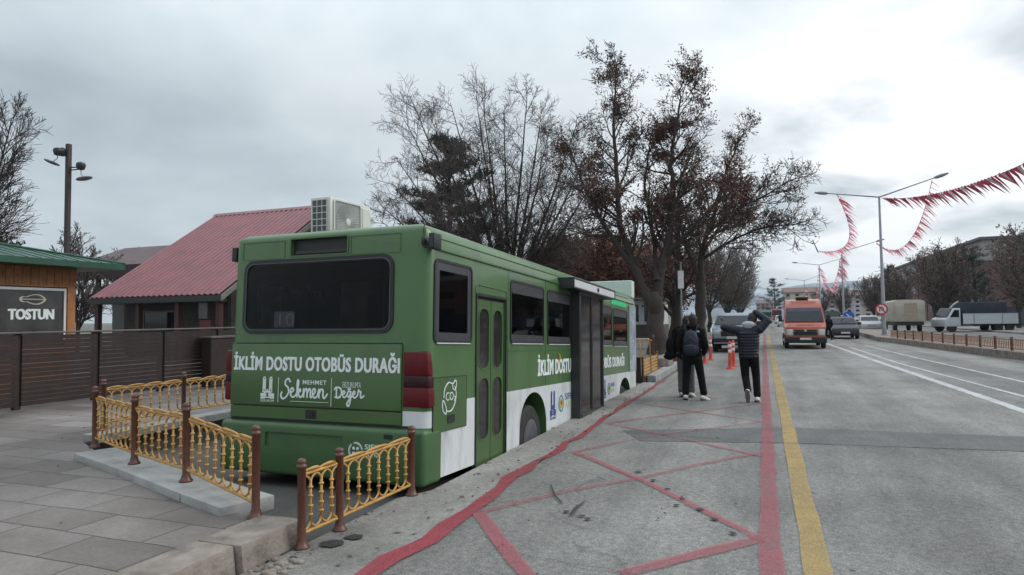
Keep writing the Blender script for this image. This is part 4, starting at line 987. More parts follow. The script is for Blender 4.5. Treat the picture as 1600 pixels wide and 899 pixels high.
# restaurant with red ribbed roof
rs = root('restaurant', (-23.5, 20, .15), 0, 'long dark timber restaurant under a steep red ribbed metal roof', 'building')
ex0, ex1, ey, ez, ry, rz_ = -3.6, 3.75, 0.0, 2.56, 7.0, 7.15
mb = MB(); mb.box(-2.9, 3.0, 1.2, 12.6, 0, 2.7)
mb.add([(3.0, 1.2, 2.7), (3.0, 12.6, 2.7), (3.0, 7.0, 6.6), (-2.9, 1.2, 2.7), (-2.9, 12.6, 2.7), (-2.9, 7.0, 6.6)], [(0,1,2), (3,5,4), (0,2,5,3), (1,4,5,2)])
wl = link('wall', mb, M_dwall, rs)
mb = MB()
for i in range(24): mb.box(-2.88, 2.98, 1.15, 1.199, .06 + i*.11, .06 + i*.11 + .085)
for i in range(24): mb.box(3.0, 3.045, 1.22, 12.5, .06 + i*.11, .06 + i*.11 + .085)
link('log_cladding', mb, mat('log_siding', (.042, .035, .031), .65, var=.35, scale=4), wl)
# ribbed roof: trapezoid ribs run up the slope
def ribbed(x0, x1, y0, z0, y1, z1, pitch=.30, th=.05):
    mb = MB(); vs = []; n_ = int((x1-x0)/pitch); prof = []
    for i in range(n_):
        x = x0 + i*pitch; prof += [(x, 0), (x+pitch*.42, 0), (x+pitch*.54, th), (x+pitch*.88, th)]
    prof.append((x0+n_*pitch, 0))
    nrm = Vector((0, -(z1-z0), (y1-y0))).normalized()
    for (y, z) in ((y0, z0), (y1, z1)):
        for x, h_ in prof: vs.append(Vector((x, y, z)) + nrm*h_)
    m_ = len(prof); mb.add(vs, [(i, i+1, m_+i+1, m_+i) for i in range(m_-1)])
    mb.add([v - nrm*.03 for v in (vs[0], vs[m_-1], vs[2*m_-1], vs[m_])], [(0, 1, 2, 3)]); return mb
ra = link('roof', ribbed(ex0, ex1, ey, ez, ry, rz_), M_rroof, rs, fix=False)
link('rear_roof', ribbed(ex0, ex1, 14, ez, ry, rz_), M_rroof, rs, fix=False)
link('ridge_cap', MB().prism([(ex0-.02, ry-.25, rz_-.10), (ex0-.02, ry, rz_+.07), (ex0-.02, ry+.25, rz_-.10), (ex0-.02, ry, rz_-.02)], (ex1-ex0+.04, 0, 0)), M_rroof, ra)
mb = MB()
sl = Vector((0, ry-ey, rz_-ez)).normalized()
mb.prism([(ex1-.06, ey, ez-.03), (ex1-.06, ry, rz_-.03), (ex1-.06, ry, rz_-.26), (ex1-.06, ey, ez-.26)], (.07, 0, 0))
link('eave_board', MB().box(ex0, ex1-.07, -.02, .02, ez-.26, ez-.03), mat('eave_dark', (.028, .034, .03), .6), ra); link('barge_board', mb, mat('grey_board', (.17, .16, .14), .8, var=.2), ra)
for x in (-3.4, -1.0, 1.2, 3.35): link('porch_post', MB().box(x-.1, x+.1, .2, .4, 0, ez-.1), mat('maroon_post', (.055, .018, .018), .6), rs)
link('porch_beam', MB().box(-3.55, 3.6, .18, .42, ez-.28, ez-.1), M_slat, rs)
mb = MB(); mb.ring([(-1.7, 1.12, .9), (.2, 1.12, .9), (.2, 1.12, 2.0), (-1.7, 1.12, 2.0)], [(-1.62, 1.12, .98), (.12, 1.12, .98), (.12, 1.12, 1.92), (-1.62, 1.12, 1.92)], (0, -.05, 0)); wv = link('window', mb, M_slatr, rs)
link('pane', MB().box(-1.62, .12, 1.09, 1.10, .98, 1.92), M_glass, wv)
link('menu_sign', MB().box(2.5, 3.1, .12, .16, 1.0, 1.55), mat('red_menu', (.09, .012, .014), .5), rs)
link('white_sign', MB().box(2.45, 2.9, .12, .15, 1.62, 2.25), mat('grey_menu', (.07, .066, .066), .5), rs)
# white porch lantern signs
# roof behind (another restaurant wing) and its sign box
wg = root('pavilion', (-36.0, 29, .15), 0, 'distant open pavilion with a low dull red roof behind the kiosk', 'building')
mb = MB(); mb.prism([(-4, -1, 4.9), (-4, 3, 6.5), (-4, 7, 4.9)], (7.2, 0, 0)); link('roof', mb, mat('old_red_roof', (.10, .062, .062), .7, var=.3, scale=2), wg)
link('fascia', MB().box(-4.1, 3.3, -1.1, -.95, 4.1, 4.9), mat('dark_red_fascia', (.035, .018, .02), .6), wg)
for x in (-3.8, -1.4, 1, 3): link('post', MB().box(x-.12, x+.12, -.9, -.7, 0, 4.2), M_slat, wg)
link('wall', MB().box(-3.8, 2.9, 2, 6.8, 0, 4.88), mat('pavilion_wall', (.13, .13, .13), .8), wg)
# small parasol-like roof beyond fence
# floodlight mast
lm_ = root('floodlight_mast', (-21.75, 15.26, .15), 0, 'dark square mast with round floodlights and tilted shades above the kiosk', 'lamp post')
link('mast', bevelled(MB().box(-.075, .075, -.075, .075, 0, 7.55), .02, 1), mat('mast_brown', (.035, .024, .024), .6), lm_)
def flood(dx, z, sgn, sdx, sdz, tilt):
    rt_ = Vector((.934, .356, 0)); a_ = Vector((0, 0, z)); e_ = a_ + rt_*dx
    mb = MB(); mb.tube([a_, e_], .02, 6); mb.tube([a_ - Z*.1, e_ - Z*.06], .02, 6); arm_ = link('bracket', mb, M_blackm, lm_)
    mb = MB(); mb.lathe([(.03, -.15), (.11, -.12), (.15, 0), (.13, .09), (.05, .13)], e_ + Z*.05, 14); link('floodlight', mb, M_blackm, arm_, smooth=40)
    ro_ = Matrix.Rotation(rad(20.8), 3, 'Z') @ Matrix.Rotation(rad(tilt), 3, 'Y')
    c_ = e_ + rt_*sdx + Z*sdz
    mb = MB(); mb.ell(c_, (.27, .20, .055), 18, 8, ro_); link('shade', mb, M_blackm if sgn < 0 else M_galv, arm_, smooth='all')
    mb = MB(); mb.tube([e_, e_ + Z*sdz*.6 + rt_*sdx*.1, c_], .014, 5); link('shade_stem', mb, M_galv, arm_)
flood(-.36, 7.25, -1, -.20, -.32, 24); flood(.42, 6.75, 1, .12, -.38, -12)
mb = MB(); mb.lathe([(.03, -.16), (.12, -.13), (.15, 0), (.06, .13)], (-.16, -.10, 7.28), 12); link('floodlight', mb, M_blackm, lm_, smooth=40)

# ================================================================ TREES
def tubes_fast(segs, k):
    """segs: list of (points, radii)"""
    mb = MB()
    for P, R_ in segs: mb.tube(P, R_, k, caps=False)
    return mb
def rnd_dir(d, ang, rng):
    d = d.normalized(); u = d.orthogonal().normalized(); u = Matrix.Rotation(rng.uniform(0, 2*PI), 3, d) @ u
    return (d*math.cos(ang) + u*math.sin(ang)).normalized()
def grow(rng, out_, p, d, L, r0, lev, maxlev, prm):
    nseg = 5 if lev < 2 else (4 if lev < maxlev else 3)
    P = [p.copy()]; R_ = [r0]; dd = d.copy(); step = L/nseg
    for i in range(nseg):
        j = Vector((rng.gauss(0, 1), rng.gauss(0, 1), rng.gauss(0, 1))) * prm['wob']
        dd = (dd + j + Z*prm['up']*(1 if lev < 3 else .6)).normalized()
        P.append(P[-1] + dd*step); R_.append(r0*(1 - (i+1)/nseg*(.62 if lev < maxlev else .8)))
    out_.append((lev, P, R_))
    if lev >= maxlev: return
    n_ = prm['n'][lev]
    for c_ in range(n_):
        t_ = prm['t0'] + (1-prm['t0'])*(c_+rng.random())/n_; t_ = min(t_, .99); x = t_*nseg; i = int(x); f_ = x-i
        q = P[i].lerp(P[min(i+1, nseg)], f_); rr_ = R_[i]*(1-f_) + R_[min(i+1, nseg)]*f_
        ax = (P[min(i+1, nseg)] - P[i])
        nd = rnd_dir(ax, rad(prm['ang'] * rng.uniform(.65, 1.3)), rng)
        grow(rng, out_, q, nd, L*prm['len']*rng.uniform(.6, 1.15)*(1.15 - .45*t_), rr_*prm['rad'], lev+1, maxlev, prm)
def leaf_faces(mb, rng, c_, size, n_, spread, droop=0):
    for _ in range(n_):
        q = c_ + Vector((rng.gauss(0, spread), rng.gauss(0, spread), rng.gauss(0, spread*.8) - droop)); s_ = size*rng.uniform(.55, 1.3)
        u = Vector((rng.gauss(0, 1), rng.gauss(0, 1), rng.gauss(0, 1))).normalized(); w = u.orthogonal().normalized()
        w = Matrix.Rotation(rng.uniform(0, 6.3), 3, u) @ w; h_ = u.cross(w)
        mb.add([q - w*s_, q + h_*s_*.45, q + w*s_, q - h_*s_*.45], [(0, 1, 2, 3)])
def tree(name, loc, limbs, prm, seed, label, group=None, maxlev=3, leaf=None, m_twig=M_twig, trunk=None, cat='tree', scale=1.0, minr=.006):
    """limbs: list of (points, r0, r1) main stems; each grows side branches"""
    rng = random.Random(seed); t = root(name, loc, 0, label, cat, group)
    segs = []
    tb = MB()
    for pts, r0, r1, nb, bl in limbs:
        C_ = catmull([Vector(p) for p in pts], 5); n_ = len(C_)
        C_ = [c_ + Vector((rng.gauss(0, .018), rng.gauss(0, .018), 0))*(r0*8 if i else 0) for i, c_ in enumerate(C_)]
        R_ = [r0 + (r1-r0)*(i/(n_-1))**.8 for i in range(n_)]
        tb.tube(C_, R_, 10, caps=False)
        for b_ in range(nb):
            t_ = prm['t0l'] + (1-prm['t0l'])*(b_+rng.random()*.9)/nb; x = min(t_, .995)*(n_-1); i = int(x); f_ = x-i
            q = C_[i].lerp(C_[i+1], f_); ax = C_[i+1]-C_[i]; rr_ = R_[i]*(1-f_)+R_[i+1]*f_
            nd = rnd_dir(ax, rad(prm['ang']*rng.uniform(.7, 1.3)), rng)
            grow(rng, segs, q, nd, bl*rng.uniform(.6, 1.2)*(1.2-.6*t_), max(minr*2.5, rr_*.5), 1, maxlev, prm)
    fine = [(P, [max(minr, r_) for r_ in R_]) for lv, P, R_ in segs if lv >= 2]; coarse = [(P, [max(minr, r_) for r_ in R_]) for lv, P, R_ in segs if lv < 2]
    for P, R_ in coarse: tb.tube(P, R_, 5, caps=False)
    link('trunk', tb, M_bark, t, smooth='all', fix=False)
    link('crown', tubes_fast(fine, 3), m_twig, t, fix=False)
    if leaf:
        lb = MB()
        for lv, P, R_ in segs:
            if lv < maxlev-1: continue
            for q in P[1:]:
                if rng.random() < leaf['p'] * (leaf['dens'](q) if 'dens' in leaf else 1): leaf_faces(lb, rng, q, leaf['size'], leaf['n'], leaf['spread'], leaf.get('droop', 0))
        if lb.v: link('foliage', lb, leaf['mat'], t, fix=False)
    return t
PR_OAK = dict(wob=.12, up=.06, n=[0, 7, 6, 4], t0=.22, t0l=.22, ang=48, len=.58, rad=.55)
PR_BARE = dict(wob=.065, up=.07, n=[0, 8, 7, 5], t0=.12, t0l=.18, ang=36, len=.62, rad=.5)
# 1 --- forked tree with dead leaves, just beyond the bus
L1 = [([(0, 0, -.1), (.02, .03, 1.2), (-.05, 0, 2.3)], .37, .29, 0, 1),
      ([(.0, 0, 1.7), (-.65, -.25, 3.2), (-1.2, -.5, 5.2), (-1.3, -.5, 7.4), (-1.35, -.55, 9.4), (-1.2, -.5, 11.5)], .2, .02, 34, 1.9),
      ([(.0, .05, 1.7), (.25, .2, 3.4), (.75, .3, 5.4), (.7, .4, 7.4), (.95, .3, 9.0), (1.15, .4, 10.6)], .21, .02, 34, 1.9),
      ([(-.9, -.35, 3.6), (-1.7, -.9, 5.0), (-2.4, -1.2, 6.5), (-3.0, -1.1, 8.2)], .12, .02, 18, 1.9),
      ([(.3, .2, 3.8), (1.2, .1, 4.6), (2.1, .4, 5.6), (2.8, .9, 6.6)], .13, .02, 16, 1.8),
      ([(.1, 0, 2.9), (-.1, .6, 4.6), (-.4, .8, 6.8), (-.2, 1.0, 8.6)], .12, .02, 18, 1.9)]
tree('oak_tree', (-3.95, 26.0, .13), L1, PR_OAK, 4, 'tall forked tree with dead brown leaves rising just past the front of the bus', maxlev=3, minr=.008,
     leaf=dict(p=.42, size=.058, n=4, spread=.10, mat=M_leafb, dens=lambda q: max(.10, .62 + 1.4*noise.noise(q*.75+Vector((3, 1, 7))))))
# 2 --- spreading tree right of it
L2 = [([(0, 0, -.1), (.02, 0, 1.5), (.1, 0, 3.2)], .27, .21, 0, 1),
      ([(.1, 0, 3.0), (.15, .1, 4.4), (.7, .2, 6.0), (1.2, .2, 7.6), (1.9, .1, 9.2)], .17, .018, 20, 1.9),
      ([(.1, 0, 3.0), (-.5, -.2, 4.6), (-.8, -.1, 6.4), (-.6, 0, 8.0)], .13, .018, 14, 1.8),
      ([(.15, .1, 4.0), (1.3, .0, 4.7), (2.6, -.1, 5.2), (4.0, -.2, 5.3)], .085, .013, 22, 1.8),
      ([(.3, .1, 5.0), (1.4, .3, 6.0), (2.8, .5, 6.7), (3.9, .4, 7.3)], .08, .013, 18, 1.8),
      ([(.15, .1, 4.2), (.9, -.8, 5.2), (1.7, -1.5, 6.0)], .1, .015, 16, 1.8)]
tree('oak_tree', (-2.62, 30.0, .1), L2, PR_OAK, 9, 'leaning tree with wide low branches over the road, behind the two standing people', maxlev=3, minr=.009,
     leaf=dict(p=.2, size=.06, n=4, spread=.11, mat=M_leafb, dens=lambda q: max(.12, 1.15 - .2*max(0, q.x)) * (.6+.8*noise.noise(q*.5))))
# third trunk between them, rough bark
tree('oak_tree', (-4.1, 33.5, .1), [([(0, 0, -.1), (.05, 0, 2), (.2, 0, 4.2), (.1, .2, 7.5)], .34, .05, 22, 2.2)], PR_OAK, 19, 'thick rough trunk standing between the forked tree and the leaning tree', maxlev=3, minr=.012,
     leaf=dict(p=.3, size=.08, n=3, spread=.2, mat=M_leafb))
# 3 --- big bare tree behind the bus
LB = []
rng0 = random.Random(77)
LB.append(([(0, 0, 0), (.1, 0, 1.2), (.1, 0, 2.4)], .34, .28, 0, 1))
for k_ in range(19):
    a_ = rad(-74 + 148*k_/18 + rng0.uniform(-4, 4)); hgt = 10.0 + rng0.uniform(-.7, .5)
    tx, tz, w_ = math.sin(a_)*5.4 - .9 + rng0.uniform(-.3, .3), 2.2 + hgt*math.cos(a_)**.75, rng0.uniform(-2.2, 2.2)
    rt_ = Vector((.934, .356, 0)); bk = Vector((-.356, .934, 0))
    e_ = rt_*tx + bk*w_; LB.append(([Vector((.1, 0, 1.8)), e_*.3 + Z*(1.8 + (tz-1.8)*.30), e_*.66 + Z*(1.8 + (tz-1.8)*.64), e_ + Z*tz], .125, .012, 17, 2.2))
PR_BARE2 = dict(PR_BARE); PR_BARE2.update(up=.02, ang=46, wob=.085, len=.6)
tree('bare_tree', (-10.9, 28.2, .15), LB, PR_BARE2, 15, 'large leafless tree with a broad fan of branches behind the green bus roof', maxlev=3, m_twig=mat('grey_brown_twigs', (.085, .066, .06), .9), minr=.0065)
# pine behind it
def pine(name, loc, h, label, seed, spread=3.2, group=None, clump=.34, n_whorl=15, dens=1.0):
    rng = random.Random(seed); t = root(name, loc, 0, label, 'tree', group); tb = MB(); fb = MB()
    tb.tube([(0, 0, 0), (.1, 0, h*.4), (0, .1, h*.8), (0, 0, h)], [.28, .2, .09, .03], 8, caps=False)
    for w in range(n_whorl):
        z = h*(.22 + .75*w/n_whorl) + rng.uniform(-.2, .2); L_ = spread*(1 - (w/n_whorl)**1.5)*rng.uniform(.6, 1.1) + .5
        for b_ in range(4):
            a_ = rng.uniform(0, 2*PI); L2_ = L_*rng.uniform(.55, 1.1); d = Vector((math.cos(a_), math.sin(a_), .22))
            P = [Vector((0, 0, z)), Vector((0, 0, z)) + d*L2_*.5, Vector((0, 0, z)) + d*L2_ + Z*.15]
            tb.tube(P, [.06, .04, .015], 5, caps=False)
            for q in range(int((7 + L2_*3.0)*dens)):
                f_ = rng.uniform(.35, 1.05); c_ = P[0].lerp(P[2], f_) + Vector((rng.gauss(0, .22), rng.gauss(0, .22), rng.gauss(.08, .12)))
                for _ in range(9):
                    u = Vector((rng.gauss(0, 1), rng.gauss(0, 1), rng.gauss(.25, .8))).normalized(); v_ = u.orthogonal().normalized()*.035; s_ = clump*rng.uniform(.5, 1)
                    fb.add([c_ - v_, c_ + v_, c_ + u*s_], [(0, 1, 2)])
    link('trunk', tb, M_bark, t, smooth='all', fix=False); link('foliage', fb, M_pine, t, fix=False); return t
pine('pine_tree', (-16.9, 34.2, .1), 12.6, 'dark green pine seen through the bare branches behind the bus', 5, spread=4.3, dens=2.9, clump=.46)
# left bare tree
LL = [([(0, 0, 0), (.1, 0, 1.5), (.1, 0, 2.8)], .3, .25, 0, 1)]
for (tx, tz, w_) in ((-2.6, 9.5, .5), (-1.6, 11, -.8), (-.3, 12.0, .3), (.7, 11.0, -.6), (1.6, 9.4, .7), (-.8, 10.3, 1.4), (2.2, 7.6, -.3)):
    e_ = Vector((.934, .356, 0))*tx + Vector((-.356, .934, 0))*w_; LL.append(([Vector((.1, 0, 2.2)), e_*.3 + Z*(tz*.4), e_*.7 + Z*(tz*.7), e_ + Z*tz], .11, .014, 24, 1.8))
tree('bare_tree', (-28.0, 15.3, .15), LL, PR_BARE, 31, 'leafless tree at the left edge rising behind the green roofed kiosk', maxlev=3, m_twig=M_twig, minr=.008)
# templates for the trees farther off
def simple_tree(name, loc, h, sp_, seed, label, group=None, leaf=None, twig=M_twig2, maxlev=3, minr=.018, nst=6, tr=.2, nb=12):
    rng = random.Random(seed); L_ = [([(0, 0, 0), (.05, 0, h*.12), (0, 0, h*.25)], tr, tr*.8, 0, 1)]
    for s_ in range(nst):
        a_ = 2*PI*s_/nst + rng.uniform(-.3, .3); k_ = rng.uniform(.3, 1); e_ = Vector((math.cos(a_), math.sin(a_), 0))*sp_*k_; tz = h*(1.05 - .3*k_)
        L_.append(([Vector((0, 0, h*.18)), e_*.3 + Z*tz*.45, e_*.7 + Z*tz*.75, e_ + Z*tz], tr*.5, .02, nb, h*.24))
    return tree(name, loc, L_, dict(PR_BARE, n=[0, 6, 5, 4], t0l=.1), seed, label, group, maxlev=maxlev, leaf=leaf, m_twig=twig, minr=minr)
def place(t, loc, s_=1, rz=0, label=None, group=None, sz=None):
    c_ = dup(t); c_.location = loc; c_.scale = (s_, s_, sz or s_); c_.rotation_euler = (0, 0, rz)
    if label: c_['label'] = label
    if group: c_['group'] = group
    return c_
russet = dict(p=.62, size=.12, n=4, spread=.28, mat=M_leafr)
t_rus = simple_tree('beech_tree', (-11.5, 45, 0), 7.2, 3.4, 51, 'russet leaved tree above the bus roof, left of the raised pale board', 'russet trees beyond the bus', leaf=russet, nst=7)
place(t_rus, (-8.6, 49, 0), .92, 2, 'russet leaved tree directly behind the trunk of the forked tree')
place(t_rus, (-14.5, 50, 0), .98, 4, 'russet leaved tree showing over the middle of the bus, farthest left of its kind')
place(t_rus, (-6.3, 44, 0), .8, 5, 'short russet leaved tree filling the gap between the forked trunk and the thick trunk')
t_gr = simple_tree('bare_tree', (-4.6, 62, 0), 9.0, 3.4, 61, 'grey leafless roadside tree nearest behind the parked light car', 'grey bare trees along the left kerb', nst=7, minr=.015)
lab = ['second grey leafless tree along the left kerb beyond the parked car', 'third grey leafless tree along the left kerb beyond the parked car', 'grey leafless tree farther along the left kerb, before the teal minibus', 'farthest grey leafless tree on the left kerb, beside the distant traffic']
for i_, (x, y, s_) in enumerate(((-3.4, 72, 1.0), (-4.2, 84, 1.05), (-3.4, 100, 1.05), (-3.6, 122, .95))): place(t_gr, (x, y, 0), s_, i_*1.7, lab[i_])
lab = ['bare tree low over the bus roof beside the red leaved crowns', 'bare tree hidden among dark branches left of the thick trunk', 'bare shade tree behind the small white booth']
for i_, (x, y, s_) in enumerate(((-18.5, 46, .75), (-9.5, 60, 1.0), (-12, 66, 1.0))): place(t_gr, (x, y, 0), s_, i_*2.1+1, lab[i_], 'grey bare trees beyond the bus')
t_py = simple_tree('poplar_tree', (-34, 24.5, 0), 6.3, 1.1, 71, 'thin upright bare tree between the floodlight mast and the red roof', 'upright bare trees beyond the kiosk', nst=5, minr=.016, tr=.12)
for i_, (x, y, s_, l_) in enumerate(((-37, 20.5, 1.05, 'thin upright bare tree just left of the floodlight mast'), (-40.5, 33, .98, 'thin bare tree standing right of the mast in front of the pavilion'), (-34.5, 35, .95, 'thin bare tree peeping over the left end of the red roof'), (-42, 22, 1.0, 'thin bare tree over the middle of the kiosk roof'))): place(t_py, (x, y, 0), s_, i_*1.3, l_)
pine('fir_tree', (-41.5, 25.5, 0), 7.0, 'small dark fir poking above the green kiosk roof', 6, spread=1.3, clump=.3, n_whorl=10)
pine('fir_tree', (3.2, 215, 0), 13, 'dark conifer far down the road at the left end of the traffic', 16, spread=4.2, clump=.9, n_whorl=10)
# right hand row
t_rt = simple_tree('bare_tree', (15.2, 68, 0), 7.4, 2.7, 81, 'bare tree behind the white sided truck, left of its dark load', 'bare trees beyond the far carriageway', nst=7, minr=.016, leaf=dict(p=.035, size=.12, n=3, spread=.3, mat=M_leafb))
rl = [(14.2, 44, .74, 'slim bare tree nearest the camera at the right edge, in front of the flatbed truck'), (17.5, 54, 1.0, 'bare tree right of centre behind the flatbed truck, against the maroon facade'), (20.5, 61, 1.05, 'bare tree at the right edge against the pale gable'),
      (16.5, 79, 1.02, 'bare tree above the beige box truck'), (19.5, 88, 1.15, 'broad bare tree behind the orange sign board'), (16, 96, .98, 'bare tree just right of the tall street lamp'), (15.5, 112, .95, 'bare tree left of the tall street lamp'),
      (17.5, 126, 1.0, 'bare tree right of the blue arrow sign'), (14.5, 146, .95, 'small looking bare tree above the arrow sign'), (21.5, 72, 1.05, 'bare tree in the second row behind the cab of the flatbed truck'), (24, 101, 1.2, 'bare tree in the second row left of the big building'), (13.5, 175, 1.0, 'farthest bare tree on the right, beside the pale apartment blocks')]
for i_, (x, y, s_, l_) in enumerate(rl): place(t_rt, (x, y, 0), s_, i_*1.1, l_)
pine('pine_tree', (18.5, 118, 0), 9.2, 'dark conifer between the tall street lamp and the hazard board', 26, spread=3.0, clump=.55, n_whorl=12)
pine('pine_tree', (21, 83, 0), 8.8, 'dark conifer just right of the tall street lamp', 27, spread=2.6, clump=.5, n_whorl=12)
pine('pine_tree', (22.5, 66, 0), 8.2, 'dark conifer in front of the maroon building', 28, spread=2.8, clump=.5, n_whorl=12)

# ================================================================ VEHICLES
def car_paint(name, col): return mat(name, col, .28, var=.06, scale=2, coat=.4)
M_hl = mat('headlamp', (.55, .56, .55), .15, coat=.5); M_plate = mat('number_plate', (.55, .55, .55), .4); M_chrome = mat('chrome', (.5, .5, .5), .2, .8)
def shell(profile, W, zb, zt, tum, nose=.12, Ltot=None, bev=.05):
    """closed side profile (y,z); front at y=0, rear at y=L; half width shrinks with height and at both ends"""
    ys_ = [q[0] for q in profile]; L = max(ys_)
    def hw(y, z):
        w = W/2
        if z > zb: w -= tum*((z-zb)/(zt-zb))**1.3
        e_ = min(y, L-y)
        if e_ < .5: w -= nose*(1-e_/.5)**2
        return w
    P = []
    n = len(profile)
    for i in range(n):
        a_, b_ = profile[i], profile[(i+1) % n]; m = max(1, int(math.hypot(b_[0]-a_[0], b_[1]-a_[1])/.3))
        for k in range(m): P.append((a_[0]+(b_[0]-a_[0])*k/m, a_[1]+(b_[1]-a_[1])*k/m))
    bm = bmesh.new(); l = [bm.verts.new((-hw(y, z), y, z)) for y, z in P]; r_ = [bm.verts.new((hw(y, z), y, z)) for y, z in P]
    for i in range(len(P)):
        j = (i+1) % len(P); bm.faces.new((l[i], l[j], r_[j], r_[i]))
    fl = bm.faces.new(l[::-1]); fr = bm.faces.new(r_)
    bmesh.ops.triangulate(bm, faces=[fl, fr])
    bmesh.ops.recalc_face_normals(bm, faces=bm.faces)
    es = [e for e in bm.edges if len(e.link_faces) == 2 and e.calc_face_angle(0) > rad(55)]
    bmesh.ops.bevel(bm, geom=es, offset=bev, segments=3, profile=.5, affect='EDGES', clamp_overlap=True)
    me = bpy.data.meshes.new('s'); bm.to_mesh(me); bm.free()
    return me, hw
def quadpanel(p0, p1, p2, p3, off=.012, r_=.0, th=.01):
    P = [Vector(p) for p in (p0, p1, p2, p3)]; nrm = (P[1]-P[0]).cross(P[3]-P[0]).normalized()
    return MB().prism([p + nrm*(off-th) for p in P], nrm*th)
def bilerp_panel(c, u0, u1, v0, v1, off=.012):
    def B(u, v): return c[0].lerp(c[1], u).lerp(c[3].lerp(c[2], u), v)
    return quadpanel(B(u0, v0), B(u1, v0), B(u1, v1), B(u0, v1), off)
def vehicle(name, loc, rz, label, cat, prof, W, zb, zt, tum, paint, wheels, wr, ws, side=(), rear=None, grp=None, sc=1.0, bumper=None, detail=True, nose=.12, hl=None, plate=True, grille=None, mirrors=True, lamp_rear=False):
    t = root(name, loc, rz, label, cat, grp, scale=sc)
    me, hw = shell(prof, W, zb, zt, tum, nose)
    cutters = []
    for wy in wheels:
        c = MB(); c.prism([(-W/2-.3, wy + (wr+.06)*math.cos(2*PI*i/20), wr + (wr+.06)*math.sin(2*PI*i/20)) for i in range(20)], (.3+.24, 0, 0)); cutters.append(c)
        c = MB(); c.prism([(W/2-.24, wy + (wr+.06)*math.cos(2*PI*i/20), wr + (wr+.06)*math.sin(2*PI*i/20)) for i in range(20)], (.54, 0, 0)); cutters.append(c)
    me = boolcut(me, cutters); body = link('body', me, paint, t, smooth=38, fix=False)
    for wy in wheels:
        wheel(t, -W/2+.13, wy, wr, wr, .2, -1); wheel(t, W/2-.13, wy, wr, wr, .2, 1)
    # windscreen panel: (y0,z0,y1,z1) lower and upper line
    def scr(spec, nm, sgn):
        y0, z0, y1, z1 = spec; m_ = .07
        a0, a1 = hw(y0, z0)-m_, hw(y1, z1)-m_
        q = [Vector((-a0, y0, z0)), Vector((a0, y0, z0)), Vector((a1, y1, z1)), Vector((-a1, y1, z1))]
        if sgn < 0: q = [q[1], q[0], q[3], q[2]]
        return link(nm, quadpanel(*q, off=.022, th=.03), M_glass, t)
    if ws: scr(ws, 'windscreen', 1)
    if rear: scr(rear, 'rear_window', -1)
    for pts in side:
        for sx in (-1, 1):
            mb = MB(); P = [Vector((sx*(hw(y, z)+.008), y, z)) for y, z in pts]; mb.prism([p - Vector((sx*.03, 0, 0)) for p in P], (sx*.03, 0, 0)); link('side_window', mb, M_glass, t)
    if hl:
        x0, x1, y_, z0, z1 = hl
        for sx in (-1, 1):
            mb = MB(); mb.box(min(sx*x0, sx*x1), max(sx*x0, sx*x1), y_-.03, y_+.14, z0, z1); link('headlight', bevelled(mb, .02, 2), M_hl if not lamp_rear else M_lred, t, smooth=35)
    if bumper:
        y_, z0, z1, m = bumper; mb = MB(); mb.box(-W/2+.03, W/2-.03, y_-.06, y_+.35, z0, z1); link('bumper', bevelled(mb, .05, 3), m, t, smooth=35)
    if grille:
        y_, w_, z0, z1 = grille; mb = MB(); mb.box(-w_, w_, y_-.02, y_+.05, z0, z1); gr = link('grille', bevelled(mb, .01, 1), M_black, t)
        mb = MB()
        for k in range(3): z = z0 + (z1-z0)*(k+.5)/3; mb.box(-w_+.03, w_-.03, y_-.035, y_-.018, z-.008, z+.008)
        link('grille_bar', mb, M_blackm, gr)
    if plate:
        y_, z = plate; mb = MB(); mb.box(-.26, .26, y_-.02, y_, z, z+.11); link('number_plate', mb, M_plate, t)
    if mirrors:
        my, mz, ms = mirrors
        for sx in (-1, 1):
            mb = MB(); mb.box(sx*(hw(my, mz)) - .01 if sx > 0 else sx*hw(my, mz)-.1, sx*hw(my, mz)+.1 if sx > 0 else sx*hw(my, mz)+.01, my, my+.04, mz+.05, mz+.08)
            c = sx*(hw(my, mz)+.16); mb.box(c-.09, c+.09, my-.03, my+.05, mz, mz+ms); link('mirror', bevelled(mb, .012, 2), M_black, t, smooth=30)
    # interior darkness behind glass is modelled by the glossy dark panes
    return t, hw
# orange high roof van
P_van = [(0, .42), (.0, .62), (.03, .92), (.12, 1.08), (.75, 1.28), (1.35, 2.05), (1.55, 2.22), (1.9, 2.42), (2.4, 2.5), (5.2, 2.5), (5.45, 2.35), (5.5, .45), (5.3, .34), (.2, .32)]
M_or = car_paint('orange_paint', (.34, .055, .022))
van, hwv = vehicle('van', (1.80, 33.7, 0), 0, 'orange high roof van driving towards the camera', 'van', P_van, 1.95, 1.1, 2.5, .17, M_or, [.95, 4.4], .34, (.79, 1.331, 1.33, 2.024),
    side=[[(1.05, 1.3), (1.5, 1.95), (2.1, 1.95), (2.1, 1.3)], [(2.3, 1.3), (2.3, 1.95), (3.5, 1.95), (3.5, 1.3)], [(3.7, 1.3), (3.7, 1.95), (5.0, 1.95), (5.0, 1.3)]],
    bumper=(0, .30, .60, M_black), hl=(.58, .86, .02, .68, .98), plate=(-.062, .46), grille=(.005, .52, .68, .86), mirrors=(1.0, 1.35, .32), sc=.95)
link('grille', MB().box(-.5, .5, -.02, .04, .89, .95), M_black, van); link('bonnet_vent', MB().box(-.38, .38, .40, .50, 1.172, 1.185), M_black, van)
mb = MB(); mb.lathe([(.06, -.035), (.06, -.02)], (0, 0, .92), 14, 'y'); bd = link('badge', mb, M_chrome, van)
link('sun_band', quadpanel((-.79, 1.18, 1.831), (.79, 1.18, 1.831), (.755, 1.33, 2.024), (-.755, 1.33, 2.024), off=.030, th=.006), mat('purple_band', (.05, .035, .07), .2), van)
